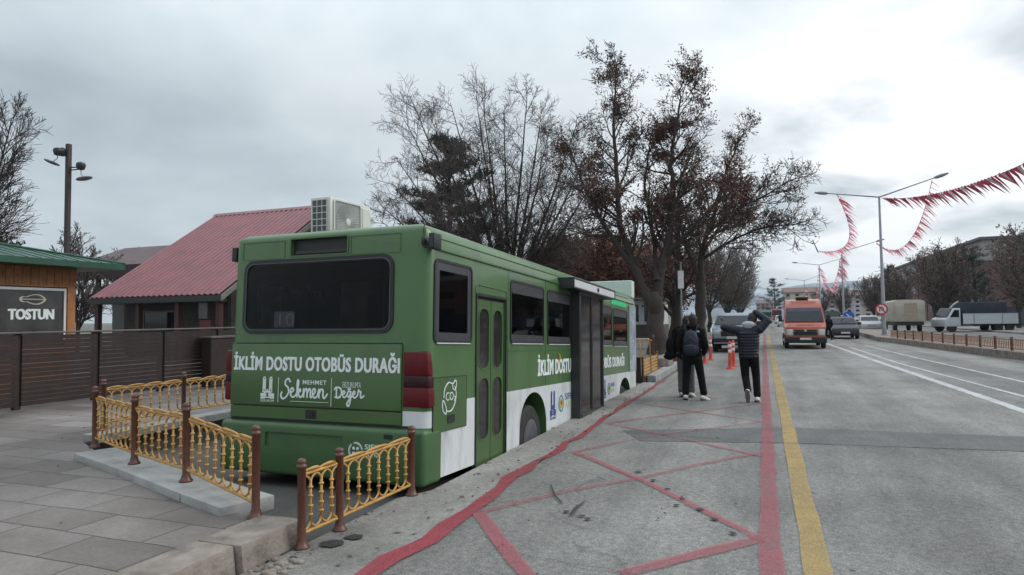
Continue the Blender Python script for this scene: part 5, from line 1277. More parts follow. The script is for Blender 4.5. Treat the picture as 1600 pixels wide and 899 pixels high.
link('wiper', MB().tube([(-.5, .80, 1.37), (.1, .84, 1.42)], .008, 5).tube([(.1, .80, 1.37), (.65, .84, 1.42)], .008, 5), M_black, van)
mb = MB(); mb.prism([(-.62, 1.60, 2.30), (.62, 1.60, 2.30), (.55, 1.66, 2.36), (-.55, 1.66, 2.36)], (0, .02, .03)); link('roof_brow', mb, M_or, van)
mb = MB(); mb.box(-.3, .3, 2.1, 2.9, 2.5, 2.62); link('roof_hatch', bevelled(mb, .03, 2), M_blackm, van)
# dark hatchback
P_hb = [(0, .30), (-.0, .52), (.06, .68), (.25, .78), (.95, .92), (1.55, 1.32), (1.85, 1.42), (2.9, 1.42), (3.6, 1.05), (3.95, .95), (4.0, .5), (3.9, .25), (.2, .22)]
P_hb = [(max(0, y), z) for y, z in P_hb]
def hatch(loc, paint, label, rz=0, sc=1.0, grp=None, nm='car'):
    return vehicle(nm, loc, rz, label, 'car', P_hb, 1.72, .75, 1.42, .22, paint, [.72, 3.25], .31, (1.02, .967, 1.52, 1.30),
        side=[[(1.35, .98), (1.75, 1.32), (2.3, 1.34), (2.3, .98)], [(2.4, .98), (2.4, 1.34), (2.85, 1.34), (3.3, 1.08), (3.3, .98)]], rear=(3.55, 1.10, 2.98, 1.38),
        hl=(.50, .80, .12, .56, .70), plate=(-.03, .36), grille=(.0, .3, .42, .54), mirrors=(1.25, .92, .14), sc=sc, grp=grp)[0]
hatch((4.85, 47.0, 0), mat('dark_purple_paint', (.014, .012, .018), .4, coat=.1), 'dark hatchback driving just behind and beside the orange van')
# white minivan behind it
P_mv = [(0, .35), (0, .8), (.15, .98), (.8, 1.12), (1.3, 1.85), (1.6, 1.98), (4.6, 1.98), (4.8, 1.8), (4.85, .4), (.2, .28)]
def minivan(loc, paint, label, rz=0, sc=1.0, grp=None, nm='minivan'):
    return vehicle(nm, loc, rz, label, 'van', P_mv, 1.85, .95, 1.98, .16, paint, [.8, 3.9], .33, (.86, 1.208, 1.27, 1.806),
        side=[[(1.05, 1.15), (1.4, 1.75), (2.1, 1.75), (2.1, 1.15)], [(2.25, 1.15), (2.25, 1.75), (4.4, 1.75), (4.4, 1.15)]], rear=(4.83, 1.15, 4.76, 1.75),
        hl=(.55, .84, .05, .68, .86), plate=(-.03, .42), grille=(.0, .45, .58, .72), bumper=(.02, .28, .55, M_black), mirrors=(.95, 1.15, .2), sc=sc, grp=grp)[0]
minivan((5.0, 59, 0), car_paint('white_van_paint', (.5, .5, .5)), 'white minivan behind the dark hatchback', sc=1.02)
# parked light SUV behind the walker
P_sv = [(0, .42), (0, .72), (.06, .95), (.3, 1.06), (1.15, 1.16), (1.65, 1.62), (1.95, 1.74), (3.9, 1.70), (4.4, 1.25), (4.5, .8), (4.5, .45), (4.3, .36), (.2, .34)]
sv_, _h = vehicle('suv', (-1.28, 30.4, 0), 0, 'light grey SUV parked at the left kerb behind the walking person', 'car', P_sv, 1.86, 1.0, 1.74, .2, car_paint('silver_paint', (.24, .27, .32)), [.82, 3.6], .37, (1.20, 1.206, 1.62, 1.592),
    side=[[(1.5, 1.22), (1.85, 1.6), (2.5, 1.62), (2.5, 1.22)], [(2.6, 1.22), (2.6, 1.62), (3.7, 1.6), (4.0, 1.25)]], rear=(4.38, 1.28, 3.98, 1.66),
    bumper=(.0, .34, .62, M_black), hl=(.56, .88, .04, .80, .95), plate=(-.062, .60), grille=(.0, .5, .70, .93), mirrors=(1.35, 1.18, .17))
link('number_plate_trim', MB().box(-.8, .8, -.075, -.06, .40, .44), M_chrome, sv_)
# white car roof behind the trunk and other distant traffic
G_T = 'distant traffic on the left side of the road'
hatch((-1.9, 37.5, 0), car_paint('white_paint', (.6, .6, .6)), 'white car parked behind the light grey SUV', sc=1.05)
# teal minibus far down
P_bus = [(0, .4), (0, 1.1), (.12, 2.5), (.3, 2.75), (7.3, 2.75), (7.5, 2.6), (7.5, .4), (7.3, .32), (.2, .32)]
def minibus(loc, paint, label, sc=1.0, nm='minibus'):
    return vehicle(nm, loc, 0, label, 'bus', P_bus, 2.2, 1.1, 2.75, .1, paint, [1.5, 5.8], .4, (.02, 1.35, .12, 2.4),
        side=[[(.8, 1.3), (.8, 2.2), (3.6, 2.2), (3.6, 1.3)], [(3.8, 1.3), (3.8, 2.2), (7.0, 2.2), (7.0, 1.3)]], hl=(.7, .98, .0, .7, .9), plate=(-.03, .5), grille=(.0, .4, .7, .9), mirrors=(.2, 1.9, .35), sc=sc)[0]
minibus((.5, 128, 0), car_paint('teal_paint', (.03, .25, .22)), 'teal minibus coming down the road far behind the walking person', sc=.85)
minibus((2.7, 158, 0), car_paint('red_bus_paint', (.4, .06, .06)), 'red topped bus farthest down the road among the distant traffic', sc=1.05, nm='city_bus')
for x, y, c_, l_ in ((2.6, 118, (.55, .55, .55), 'white car just right of the distant teal minibus'), (3.0, 142, (.05, .05, .06), 'black car among the distant traffic behind the white car'), (-1.6, 98, (.3, .31, .33), 'silver car parked at the kerb before the teal minibus'), (5.3, 108, (.3, .05, .04), 'small dark red car far down the road behind the orange van'), (2.5, 92, (.5, .51, .53), 'pale car partly hidden left behind the orange van')):
    hatch((x, y, 0), car_paint('car_paint', c_), l_, grp=None)
# beige box truck (rear view) beyond the median
bt = root('box_truck', (11.1, 62, .05), 0, 'beige box truck seen from behind beyond the median fence', 'truck')
M_bt = mat('beige_box', (.42, .39, .33), .6, var=.1, scale=1, dirt=((.25, .2, .15), .5, 1.2))
mb = MB(); mb.prism([(-1.15, 0, .85), (1.15, 0, .85), (1.15, 0, 2.5), (.85, 0, 2.62), (-.85, 0, 2.62), (-1.15, 0, 2.5)], (0, 4.6, 0)); bx_ = link('cargo_box', bevelled(mb, .03, 2), M_bt, bt, smooth=30)
link('rear_door', MB().box(-.35, .6, -.02, -.005, .95, 2.35), mat('tan_panel', (.34, .27, .20), .6), bx_)
mb = MB()
for z in (1.2, 1.5, 1.8, 2.1): mb.box(-1.1, 1.1, -.028, -.02, z, z+.02)
for x in (-1.12, 1.08): mb.box(x, x+.04, -.03, -.02, .9, 2.5)
link('box_rib', mb, M_bt, bx_)
link('chassis', MB().box(-1.0, 1.0, -.05, 6.2, .55, .85), M_black, bt)
mb = MB(); mb.prism([(-1.05, 4.7, .6), (-1.05, 6.3, .6), (-1.05, 6.35, 1.4), (-1.05, 6.0, 2.2), (-1.05, 4.7, 2.25)], (2.1, 0, 0)); cb_ = link('cab', bevelled(mb, .06, 3), car_paint('cab_white', (.5, .5, .5)), bt, smooth=35)
for wx in (-.9, .9):
    for wy in (1.0, 5.5): wheel(bt, wx, wy, .38, .38, .26, 1 if wx > 0 else -1)
for sx in (-1, 1): link('tail_light', MB().box(sx*.95-.1, sx*.95+.1, -.06, -.03, .62, .74), M_lred, bt)
# white sided flatbed truck with dark load
ft = root('flatbed_truck', (13.4, 63.5, .0), rad(20.5), 'white sided flatbed truck with a dark covered load, parked across the far side', 'truck')
M_wt = mat('white_side_panel', (.55, .58, .62), .45, var=.05)
link('chassis', MB().box(.3, 6.2, -.8, .8, .5, .68), M_black, ft)
for x0, x1 in ((1.45, 2.3), (2.36, 4.6), (4.66, 5.9)):
    mb = MB(); mb.box(x0, x1, -1.0, -.95, .64, 1.5); sd_ = link('side_board', mb, M_wt, ft)
    mb = MB(); mb.box(x0, x1, -1.02, -1.0, 1.04, 1.08); mb.box(x0, x1, -1.02, -1.0, 1.44, 1.5); mb.box(x0, x1, -1.02, -1.0, .72, .76); link('board_rib', mb, M_wt, sd_)
link('bed', MB().box(1.4, 6.0, -.94, .95, .685, .75), M_blackm, ft)
mb = MB(); mb.box(1.55, 5.1, -.9, .85, .752, 2.42); link('load', bevelled(mb, .05, 2), mat('navy_tarp', (.018, .026, .04), .6, var=.3, scale=2), ft, smooth=30)
mb = MB(); mb.prism([(0, -.95, .45), (1.3, -.95, .45), (1.3, -.95, 1.95), (.75, -.95, 1.95), (.3, -.95, 1.2), (.0, -.95, 1.05)], (0, 1.85, 0)); cb_ = link('cab', bevelled(mb, .06, 3), car_paint('truck_cab_white', (.5, .53, .56)), ft, smooth=35)
link('side_window', MB().prism([(.42, -.962, 1.22), (1.15, -.962, 1.22), (1.15, -.962, 1.8), (.78, -.962, 1.8)], (0, .02, 0)), M_glass, cb_)
link('windscreen', MB().prism([(.27, -.8, 1.22), (.70, -.8, 1.9), (.67, -.8, 1.93), (.24, -.8, 1.25)], (0, 1.55, 0)), M_glass, cb_)
for wx in (.65, 4.4, 5.3):
    for s_ in (-1, 1):
        mbw = MB(); mbw.lathe([(.2, -.1), (.33, -.1), (.36, -.06), (.36, .06), (.33, .1), (.2, .1)], (wx, s_*.8, .36), 20, 'y'); link('wheel', mbw, M_tyre, ft, smooth=35)
link('loader_arm', MB().tube([(.6, -.7, 1.95), (.9, -.7, 2.25), (1.35, -.6, 2.5)], .06, 6), mat('pale_arm', (.4, .38, .35), .6), ft)
# cars seen over the median fence, left of the box truck
hatch((8.9, 66, 0), car_paint('silver_car', (.4, .4, .42)), 'silver car beyond the median just left of the beige box truck')
hatch((8.6, 84, 0), car_paint('grey_car', (.2, .2, .23)), 'grey car beyond the median behind the silver one')

# ================================================================ FLEXIBLE BOLLARDS
M_bred = mat('bollard_red', (.50, .045, .03), .5, var=.1); M_bw = mat('bollard_band', (.6, .55, .54), .5)
bo = root('bollard', (-1.0, 21.2, 0), 0, 'red bollard with pale bands, nearest of the pair left of the walking person', 'bollard', 'red flexible bollards')
mb = MB(); mb.lathe([(.12, 0), (.12, .025), (.075, .05), (.06, .1), (.05, .3), (.045, .8), (.03, .84), (.005, .85)], (0, 0, 0), 16); link('post', mb, M_bred, bo, smooth=40)
for z in (.50, .66): link('reflective_band', MB().lathe([(.050, z), (.052, z+.005), (.051, z+.085), (.048, z+.09)], (0, 0, 0), 16), M_bw, bo, smooth=40)
for loc, l_ in (((-.95, 22.35, 0), 'red banded bollard, rear one of the pair left of the walking person'), ((-1.94, 23.6, 0), 'red banded bollard, left one of the pair beside the standing people'), ((-1.86, 25.2, 0), 'red banded bollard, rear one of the pair beside the standing people')):
    c_ = dup(bo); c_.location = loc; c_['label'] = l_

# ================================================================ STREET LAMPS AND GARLANDS ON THE MEDIAN
def street_lamp(loc, h, label, la=3.0, ra=3.1, lr=.45, rr__=.95, broken=False, sign=False):
    t = root('street_lamp', loc, 0, label, 'street lamp', 'double armed street lamps on the median')
    mb = MB(); mb.lathe([(.2, 0), (.2, .04), (.14, .06), (.125, .5), (.115, .52), (.06, h), (.02, h+.05)], (0, 0, 0), 14); link('pole', mb, M_galv, t, smooth=40)
    for s_, l_, r_ in ((-1, la, lr), (1, ra, rr__)):
        e_ = Vector((s_*l_, 0, h + r_))
        if broken and s_ < 0: e_ = Vector((-2.3, 0, h+.1))
        mb = MB(); mb.tube([(0, 0, h-.03), e_], [.045, .03], 8); a_ = link('arm', mb, M_galv, t, smooth=60)
        d = (e_ - Vector((0, 0, h))).normalized()
        if broken and s_ < 0: d = Vector((-.35, 0, .94))
        mb = MB(); c0 = e_ - d*.1; n_ = Vector((0, 1, 0)); u_ = d.cross(n_).normalized()
        mb.tube([c0, c0 + d*.15, c0 + d*.45, c0 + d*.8], [.05, .1, .11, .05] if not broken or s_ > 0 else [.04, .06, .06, .05], 8)
        if broken and s_ < 0: mb.tube([c0 + d*.7, c0 + d*1.5], .05, 6)
        link('lamp_head', mb, M_galv if not (broken and s_ < 0) else M_blackm, a_, smooth=60)
    return t
street_lamp((7.0, 46.8, .26), 8.7, 'tallest looking double armed street lamp, with the no turn sign')
street_lamp((8.0, 78.6, .26), 8.0, 'second street lamp with a bent dark left arm', la=2.8, ra=3.4, rr__=.95, broken=True)
street_lamp((8.3, 113, .26), 9.0, 'third street lamp, over the orange van', la=3.2, ra=3.0, rr__=.8)
street_lamp((8.9, 165, .1), 9.2, 'farthest street lamp, faint over the orange van', la=3.4, ra=3.0)
M_gred = mat('garland_red', (.50, .07, .12), .6, var=.2, scale=3); M_gwht = mat('garland_white', (.62, .58, .60), .6, var=.1)
def garland(p0, p1, sag, label, n_, seed, wind=(.75, .25, 0), fl=1.1, blow=0):
    rng = random.Random(seed); p0 = Vector(p0); p1 = Vector(p1); t = root('garland', p0, 0, label, 'garland', 'red and white garlands between the street lamps')
    P = []
    for i in range(41):
        f_ = i/40; q = (p1-p0)*f_ + (X*blow - Z*sag)*4*f_*(1-f_); P.append(q)
    link('rope', MB().tube(P, .018, 5), M_gred, t)
    for k in range(n_):
        f_ = (k+.5)/n_*40; i = int(f_); q = P[i].lerp(P[min(i+1, 40)], f_-i); along = (P[min(i+1, 40)]-P[i]).normalized()
        seg = (p1-p0).length/n_
        for m, sl in ((M_gred, (0, 2, 3)), (M_gwht, (1,))):
            mb = MB()
            for s_ in sl:
                st = q + along*((s_+.5)/4 - .5)*seg
                sway = Vector((.10*math.sin(k*1.3+s_), .10*math.cos(k*.9+s_*.7), .10*math.sin(k*.8+s_*1.1)))
                d = (Vector(wind) + sway + Vector((rng.gauss(0, .05), rng.gauss(0, .05), -.60))).normalized(); L_ = fl*rng.uniform(.6, 1.0)
                w_ = (Z*.55 + along*.6 + Vector((rng.gauss(0, .25), rng.gauss(0, .25), rng.gauss(0, .35)))).normalized()*.095; mid = st + d*L_*.5 + Vector((0, 0, rng.uniform(-.05, .08))); e_ = st + d*L_ - Z*.10*L_
                mb.add([st - w_, st + w_, mid + w_*.62, mid - w_*.62, e_], [(0, 1, 2, 3), (3, 2, 4)])
            link('streamer', mb, m, t, fix=False)
    return t
garland((7.15, 46.8, 8.85), (12.0, 21.0, 8.9), 1.35, 'long garland swooping from the tall lamp out over the right edge', 22, 1)
garland((9.9, 46.8, 9.75), (11.3, 78.6, 9.0), 2.2, 'garland hanging in a deep loop from the right arm of the tall lamp', 22, 2, blow=.5)
garland((4.6, 46.8, 9.3), (5.9, 78.6, 8.4), 1.2, 'garland hanging in a deep loop from the left arm of the tall lamp', 20, 3, blow=1.6)
garland((8.1, 78.6, 7.9), (11.1, 113, 9.9), 2.6, 'garland hanging from the second lamp towards the third', 18, 4)
garland((8.0, 78.6, 8.0), (8.3, 113, 8.9), 3.6, 'steep garland between the second and third lamp poles', 18, 6)
garland((8.2, 113, 9.0), (8.9, 165, 8.0), 7.0, 'farthest garland drooping low over the orange van', 16, 5, fl=1.3)
# signs
def disc(parent, c, r_, m, y, th=.012, n_=28, name='sign_face'):
    mb = MB(); mb.prism([(c[0] + r_*math.cos(2*PI*i/n_), y, c[1] + r_*math.sin(2*PI*i/n_)) for i in range(n_)], (0, -th, 0)); return link(name, mb, m, parent)
M_sr = mat('sign_red', (.45, .03, .04), .5); M_sw = mat('sign_white', (.6, .6, .6), .5); M_sb = mat('sign_blue', (.02, .10, .42), .5); M_sy = mat('sign_amber', (.55, .30, .03), .5)
ns = root('no_turn_sign', (6.83, 46.4, .26), 0, 'round red ringed no U turn sign at the foot of the tall street lamp', 'sign')
disc(ns, (0, 1.62), .36, M_sr, -.02); disc(ns, (0, 1.62), .265, M_sw, -.034, .003)
mb = MB(); strokes(mb, [[(-.10, -.14), (-.10, .04), (-.05, .12), (.03, .12), (.08, .05), (.08, -.06)]], lambda u, v: Vector((u, -.0375, 1.62 + v)), .055, -Y, .003); mb.prism([(.0, -.0377, 1.58), (.16, -.0377, 1.58), (.08, -.0377, 1.48)], (0, -.003, 0)); link('arrow', mb, M_black, ns)
mb = MB(); mb.prism([(-.22, -.042, 1.80), (-.17, -.042, 1.85), (.22, -.042, 1.44), (.17, -.042, 1.39)], (0, -.003, 0)); link('red_bar', mb, M_sr, ns)
link('post', MB().lathe([(.03, 0), (.03, 1.95)], (0, .03, 0), 10), M_galv, ns)
ar = root('arrow_sign', (6.25, 58, .1), 0, 'round blue keep right arrow sign above the striped hazard board', 'sign')
disc(ar, (0, 1.32), .40, M_sb, -.02); mb = MB(); strokes(mb, [[(-.15, .17), (.12, -.12)]], lambda u, v: Vector((u, -.034, 1.32+v)), .09, -Y, .003, False); mb.prism([(.2, -.0345, 1.13), (.2, -.0345, 1.36), (-.03, -.0345, 1.13)], (0, -.003, 0)); link('arrow', mb, M_sw, ar)
link('post', MB().lathe([(.03, 0), (.03, 1.65)], (0, .04, 0), 10), M_galv, ar)
hz = root('hazard_board', (6.35, 57.2, .1), 0, 'black and amber diagonally striped hazard board at the tip of the median', 'sign')
link('board', MB().box(-.55, .55, 0, .02, .32, .86), M_sy, hz)
mb = MB()
for k in range(4): x = -.55 + k*.29; mb.prism([(x, -.003, .86), (x+.13, -.003, .86), (min(.55, x+.33), -.003, .33), (min(.55, x+.2), -.003, .33)], (0, -.003, 0))
link('stripe', mb, M_black, hz)
for x in (-.4, .4): link('leg', MB().box(x-.02, x+.02, .021, .06, 0, .86), M_galv, hz)
# orange board over white hoarding behind the box truck
ob = root('billboard', (14.7, 84, 0), rad(15), 'orange topped sign board standing on posts behind the beige box truck', 'sign')
link('orange_panel', MB().box(-1.3, 1.3, 0, .1, 2.35, 3.1), mat('orange_board', (.42, .16, .04), .6), ob); link('white_panel', MB().box(-1.0, 1.0, 0, .1, 1.85, 2.33), M_sw, ob)
for x in (-.9, .9): link('post', MB().box(x-.06, x+.06, .11, .2, 0, 3.1), M_galv, ob)
# median fence: one thing, panels and posts as parts
mf = root('median_fence', (8.05, 26.5, .26), 0, 'long low reddish brown fence running along the median kerb', 'fence')
fp = [Vector((*q, 0)) for q in ((9.75, 17.5), (8.45, 25.6), (7.45, 34.5), (6.65, 42.5))]
pts_ = []
for i in range(3):
    L_ = (fp[i+1]-fp[i]).length; n_ = int(L_/1.25)
    for k in range(n_): pts_.append(fp[i].lerp(fp[i+1], k/n_))
pts_.append(fp[-1]); o0 = Vector((8.05, 26.5, 0)); _pm = None
for i in range(len(pts_)-1):
    a_, b_ = pts_[i]-o0, pts_[i+1]-o0; L_ = (b_-a_).length; ang = math.atan2((b_-a_).y, (b_-a_).x)
    mb = MB(); mb.box(.04, L_-.04, -.015, .015, .05, .085); mb.box(.04, L_-.04, -.015, .015, .37, .405); mb.box(.04, L_-.04, -.012, .012, .27, .285)
    for k in range(9): x = .04 + (L_-.08)*(k+.5)/9; mb.box(x-.013, x+.013, -.01, .01, .088, .368)
    for k in range(9): x = .04 + (L_-.08)*(k+.5)/9; mb.box(x-.028, x+.028, -.011, .011, .2, .225)
    o = link('panel', mb, M_ochre2, mf); o.location = a_; o.rotation_euler = (0, 0, ang)
    pm = MB(); pm.box(-.035, .035, -.035, .035, 0, .47); o = link('post', pm, mat('median_post', (.12, .05, .035), .6) if _pm is None else _pm, mf); _pm = o.data.materials[0]; o.location = a_
# hedge strip at the foot of the median fence, right edge
random.seed(2); hg = MB()
for _ in range(2600):
    y = random.uniform(12, 25.5); x = 9.55 - (y-14)*.118 + random.uniform(-.28, -.05) ; z = .26 + abs(random.gauss(0, .07)); s_ = random.uniform(.02, .045); a_ = random.uniform(0, 6.3)
    d = Vector((math.cos(a_), math.sin(a_), random.uniform(-.3, .8))); w_ = d.orthogonal().normalized()*s_*.5; c_ = Vector((x+.35, y, z))
    hg.add([c_ - w_, c_ + w_, c_ + d*s_*1.6], [(0, 1, 2)])
tag(link('groundcover', hg, mat('groundcover_green', (.03, .055, .025), .8, var=.5), fix=False), 'low dark green groundcover along the median kerb at the right edge', 'groundcover', kind='stuff')

# ================================================================ BUILDINGS BEYOND
bb = root('large_building', (27.5, 104, 0), 0, 'big maroon clad building with a pale gabled upper storey on the right', 'building')
H_ = 11.2
mb = MB(); mb.box(0, 60, 0, 75, 0, 8.4); link('wall', mb, mat('maroon_cladding', (.13, .07, .07), .8, var=.15, scale=.3), bb)
mb = MB(); mb.box(-.1, 60.1, -.1, 75.1, 8.4, H_); link('upper_wall', mb, mat('pale_cladding', (.28, .265, .255), .8, var=.1, scale=.4), bb)
mb = MB(); mb.box(-.5, 60.5, -.5, 75.5, H_, H_+.35); link('roof', mb, mat('roof_edge', (.10, .10, .10), .7), bb)
for j in range(9):
    for z in (2.2, 5.2): 
        y = 2.5 + j*8; mb = MB(); mb.box(-.06, .05, y, y+4.2, z, z+1.4); link('window', mb, M_glass, bb)
for j in range(6):
    for z in (2.2, 5.2, 9.2):
        x = 3 + j*9; mb = MB(); mb.box(x, x+3.4, -.16 if z > 8 else -.06, .05, z, z+1.2); link('window', mb, M_glass, bb)
mb = MB()
_pm2 = mat('pilaster_maroon', (.10, .06, .06), .8)
for j in range(12): link('pilaster', MB().box(-.12, -.0, j*6.6+.1, j*6.6+.4, 0, 8.38), _pm2, bb)
def block(loc, w, d, h, label, col, floors, cols, roof=None):
    t = root('apartment_block', loc, 0, label, 'building', 'pale apartment blocks far down the road')
    link('wall', MB().box(0, w, 0, d, 0, h), mat('plaster', col, .85, var=.1, scale=.3), t)
    mb = MB(); mb.prism([(-.5, -.5, h), (w+.5, -.5, h), (w+.5, d/2, h+2.2), (-.5, d/2, h+2.2)], (0, 0, .2)); mb.prism([(-.5, d+.5, h), (w+.5, d+.5, h), (w+.5, d/2+.01, h+2.2), (-.5, d/2+.01, h+2.2)], (0, 0, .2)); link('roof', mb, mat('far_roof', roof or (.16, .10, .09), .8), t)
    for f_ in range(floors):
        for c_ in range(cols):
            x = w*(c_+.3)/cols; z = h*(f_+.35)/floors; link('window', MB().box(x, x+w/cols*.4, -.05, .05, z, z+h/floors*.45), M_glass, t)
block((8, 300, 0), 14, 12, 10.5, 'pale yellowish apartment block directly over the orange van roof', (.42, .38, .30), 5, 4)
block((24, 290, 0), 12, 12, 8.5, 'grey lilac apartment block right of the yellowish one', (.36, .33, .36), 5, 4)
block((-4, 420, 0), 10, 12, 8, 'low greyish apartment block left of the orange van', (.26, .2, .19), 4, 4, (.14, .1, .1))
block((40, 320, 0), 16, 12, 9, 'pinkish apartment block farthest to the right', (.38, .3, .29), 5, 4)
# fence wall behind the trucks
bw = MB(); bw.box(24, 24.3, 40, 102, .12, 2.1); tag(link('boundary_wall', bw, mat('blue_grey_hoarding', (.06, .065, .10), .7, var=.2, scale=.5)), 'long dark blue grey hoarding behind the trucks on the far pavement', 'wall')
# booth beyond the bus
bh = root('booth', (-8.2, 34.5, .15), 0, 'small booth with white framed windows and brown lower wall beyond the bus', 'booth')
link('lower_wall', MB().box(0, 3.3, 0, 2.5, 0, 1.05), mat('brown_panel', (.07, .055, .05), .7, var=.2), bh); link('upper_wall', MB().box(.02, 3.28, .02, 2.5, 1.05, 2.3), mat('booth_white', (.5, .52, .54), .6), bh)
link('roof', bevelled(MB().box(-.2, 3.5, -.25, 2.7, 2.3, 2.42), .02, 1), mat('booth_roof', (.12, .12, .13), .6), bh)
for x in (.3, 1.35, 2.4): link('window', MB().box(x, x+.75, -.015, .02, 1.2, 2.1), M_glass, bh)
lw = MB(); lw.box(-9.5, -4.7, 30.5, 30.8, .15, .62); tag(link('low_wall', bevelled(lw, .02, 2), mat('white_wall', (.42, .42, .41), .8, var=.1)), 'low whitish wall in front of the booth beyond the bus', 'wall')
iron_fence('iron_fence', [(-5.1, 21.6), (-4.15, 21.4), (-3.3, 21.2)], 'short ochre iron fence beyond the front end of the bus, before the forked tree', None, z=.15, h=.62, lift=.1, post_h=.9)
# thin pole beside the standing people
tp = root('sign_pole', (-3.0, 26.5, .15), 0, 'thin grey pole with a pale sign behind the standing people', 'sign')
link('pole', MB().lathe([(.035, 0), (.035, 3.6)], (0, 0, 0), 10), M_galv, tp); link('sign_plate', bevelled(MB().box(-.11, .11, -.06, -.035, 2.55, 3.25), .01, 1), M_sw, tp)
# rubble pile of kerb stones near the yellow fence
for i_, (x, y, r_) in enumerate(((-2.75, 20.2, .42), (-2.85, 22.4, .36))):
    mb = MB(); mb.box(x-r_, x+r_*.3, y-.6, y+.6, .12, .42 - .05*i_); struct('stone_edge', bevelled(mb, .05, 3), M_kerb)

# ================================================================ PEOPLE
def cap(mb, a, b, ra, rb, k=12, sq=(1, 1)):
    a, b = Vector(a), Vector(b); d = (b-a); L = d.length; d = d.normalized() if L > 1e-6 else Z.copy()
    P, R_ = [], []
    for i in range(5): t_ = PI/2*i/4; P.append(a - d*ra*math.cos(t_)*.98); R_.append(max(.001, ra*math.sin(t_)))
    for i in range(1, 5): t_ = PI/2*i/4; P.append(b + d*rb*math.sin(t_)*.98); R_.append(max(.001, rb*math.cos(t_)))
    # insert b ring
    P.insert(5, b.copy()); R_.insert(5, rb)
    mb.tube(P, R_, k); return mb
def hand(mb, w, fdir, side_, palm_n):
    """w wrist, fdir finger direction, palm_n palm normal; five separate curled fingers"""
    w = Vector(w); f_ = Vector(fdir).normalized(); n_ = Vector(palm_n); n_ = (n_ - f_*n_.dot(f_)).normalized(); s_ = f_.cross(n_)*side_
    c0, c1 = w + f_*.02, w + f_*.085
    for k in range(4): cap(mb, c0 + s_*(.012*(k-1.5)*.9), c1 + s_*(.019*(k-1.5)), .0155, .0125, 8)
    for k, L_ in enumerate((.062, .074, .07, .055)):
        p0 = c1 + s_*(.0205*(k-1.5)); p1 = p0 + (f_*.9 + n_*.35)*L_*.5; p2 = p1 + (f_*.6 + n_*.8).normalized()*L_*.5
        cap(mb, p0, p1, .0095, .009, 7); cap(mb, p1, p2, .009, .0075, 7)
    q0 = w + f_*.03 - s_*.02; q1 = q0 - s_*.035 + f_*.03 + n_*.01; q2 = q1 + f_*.032 + n_*.012; cap(mb, q0, q1, .013, .0105, 7); cap(mb, q1, q2, .0105, .0085, 7)
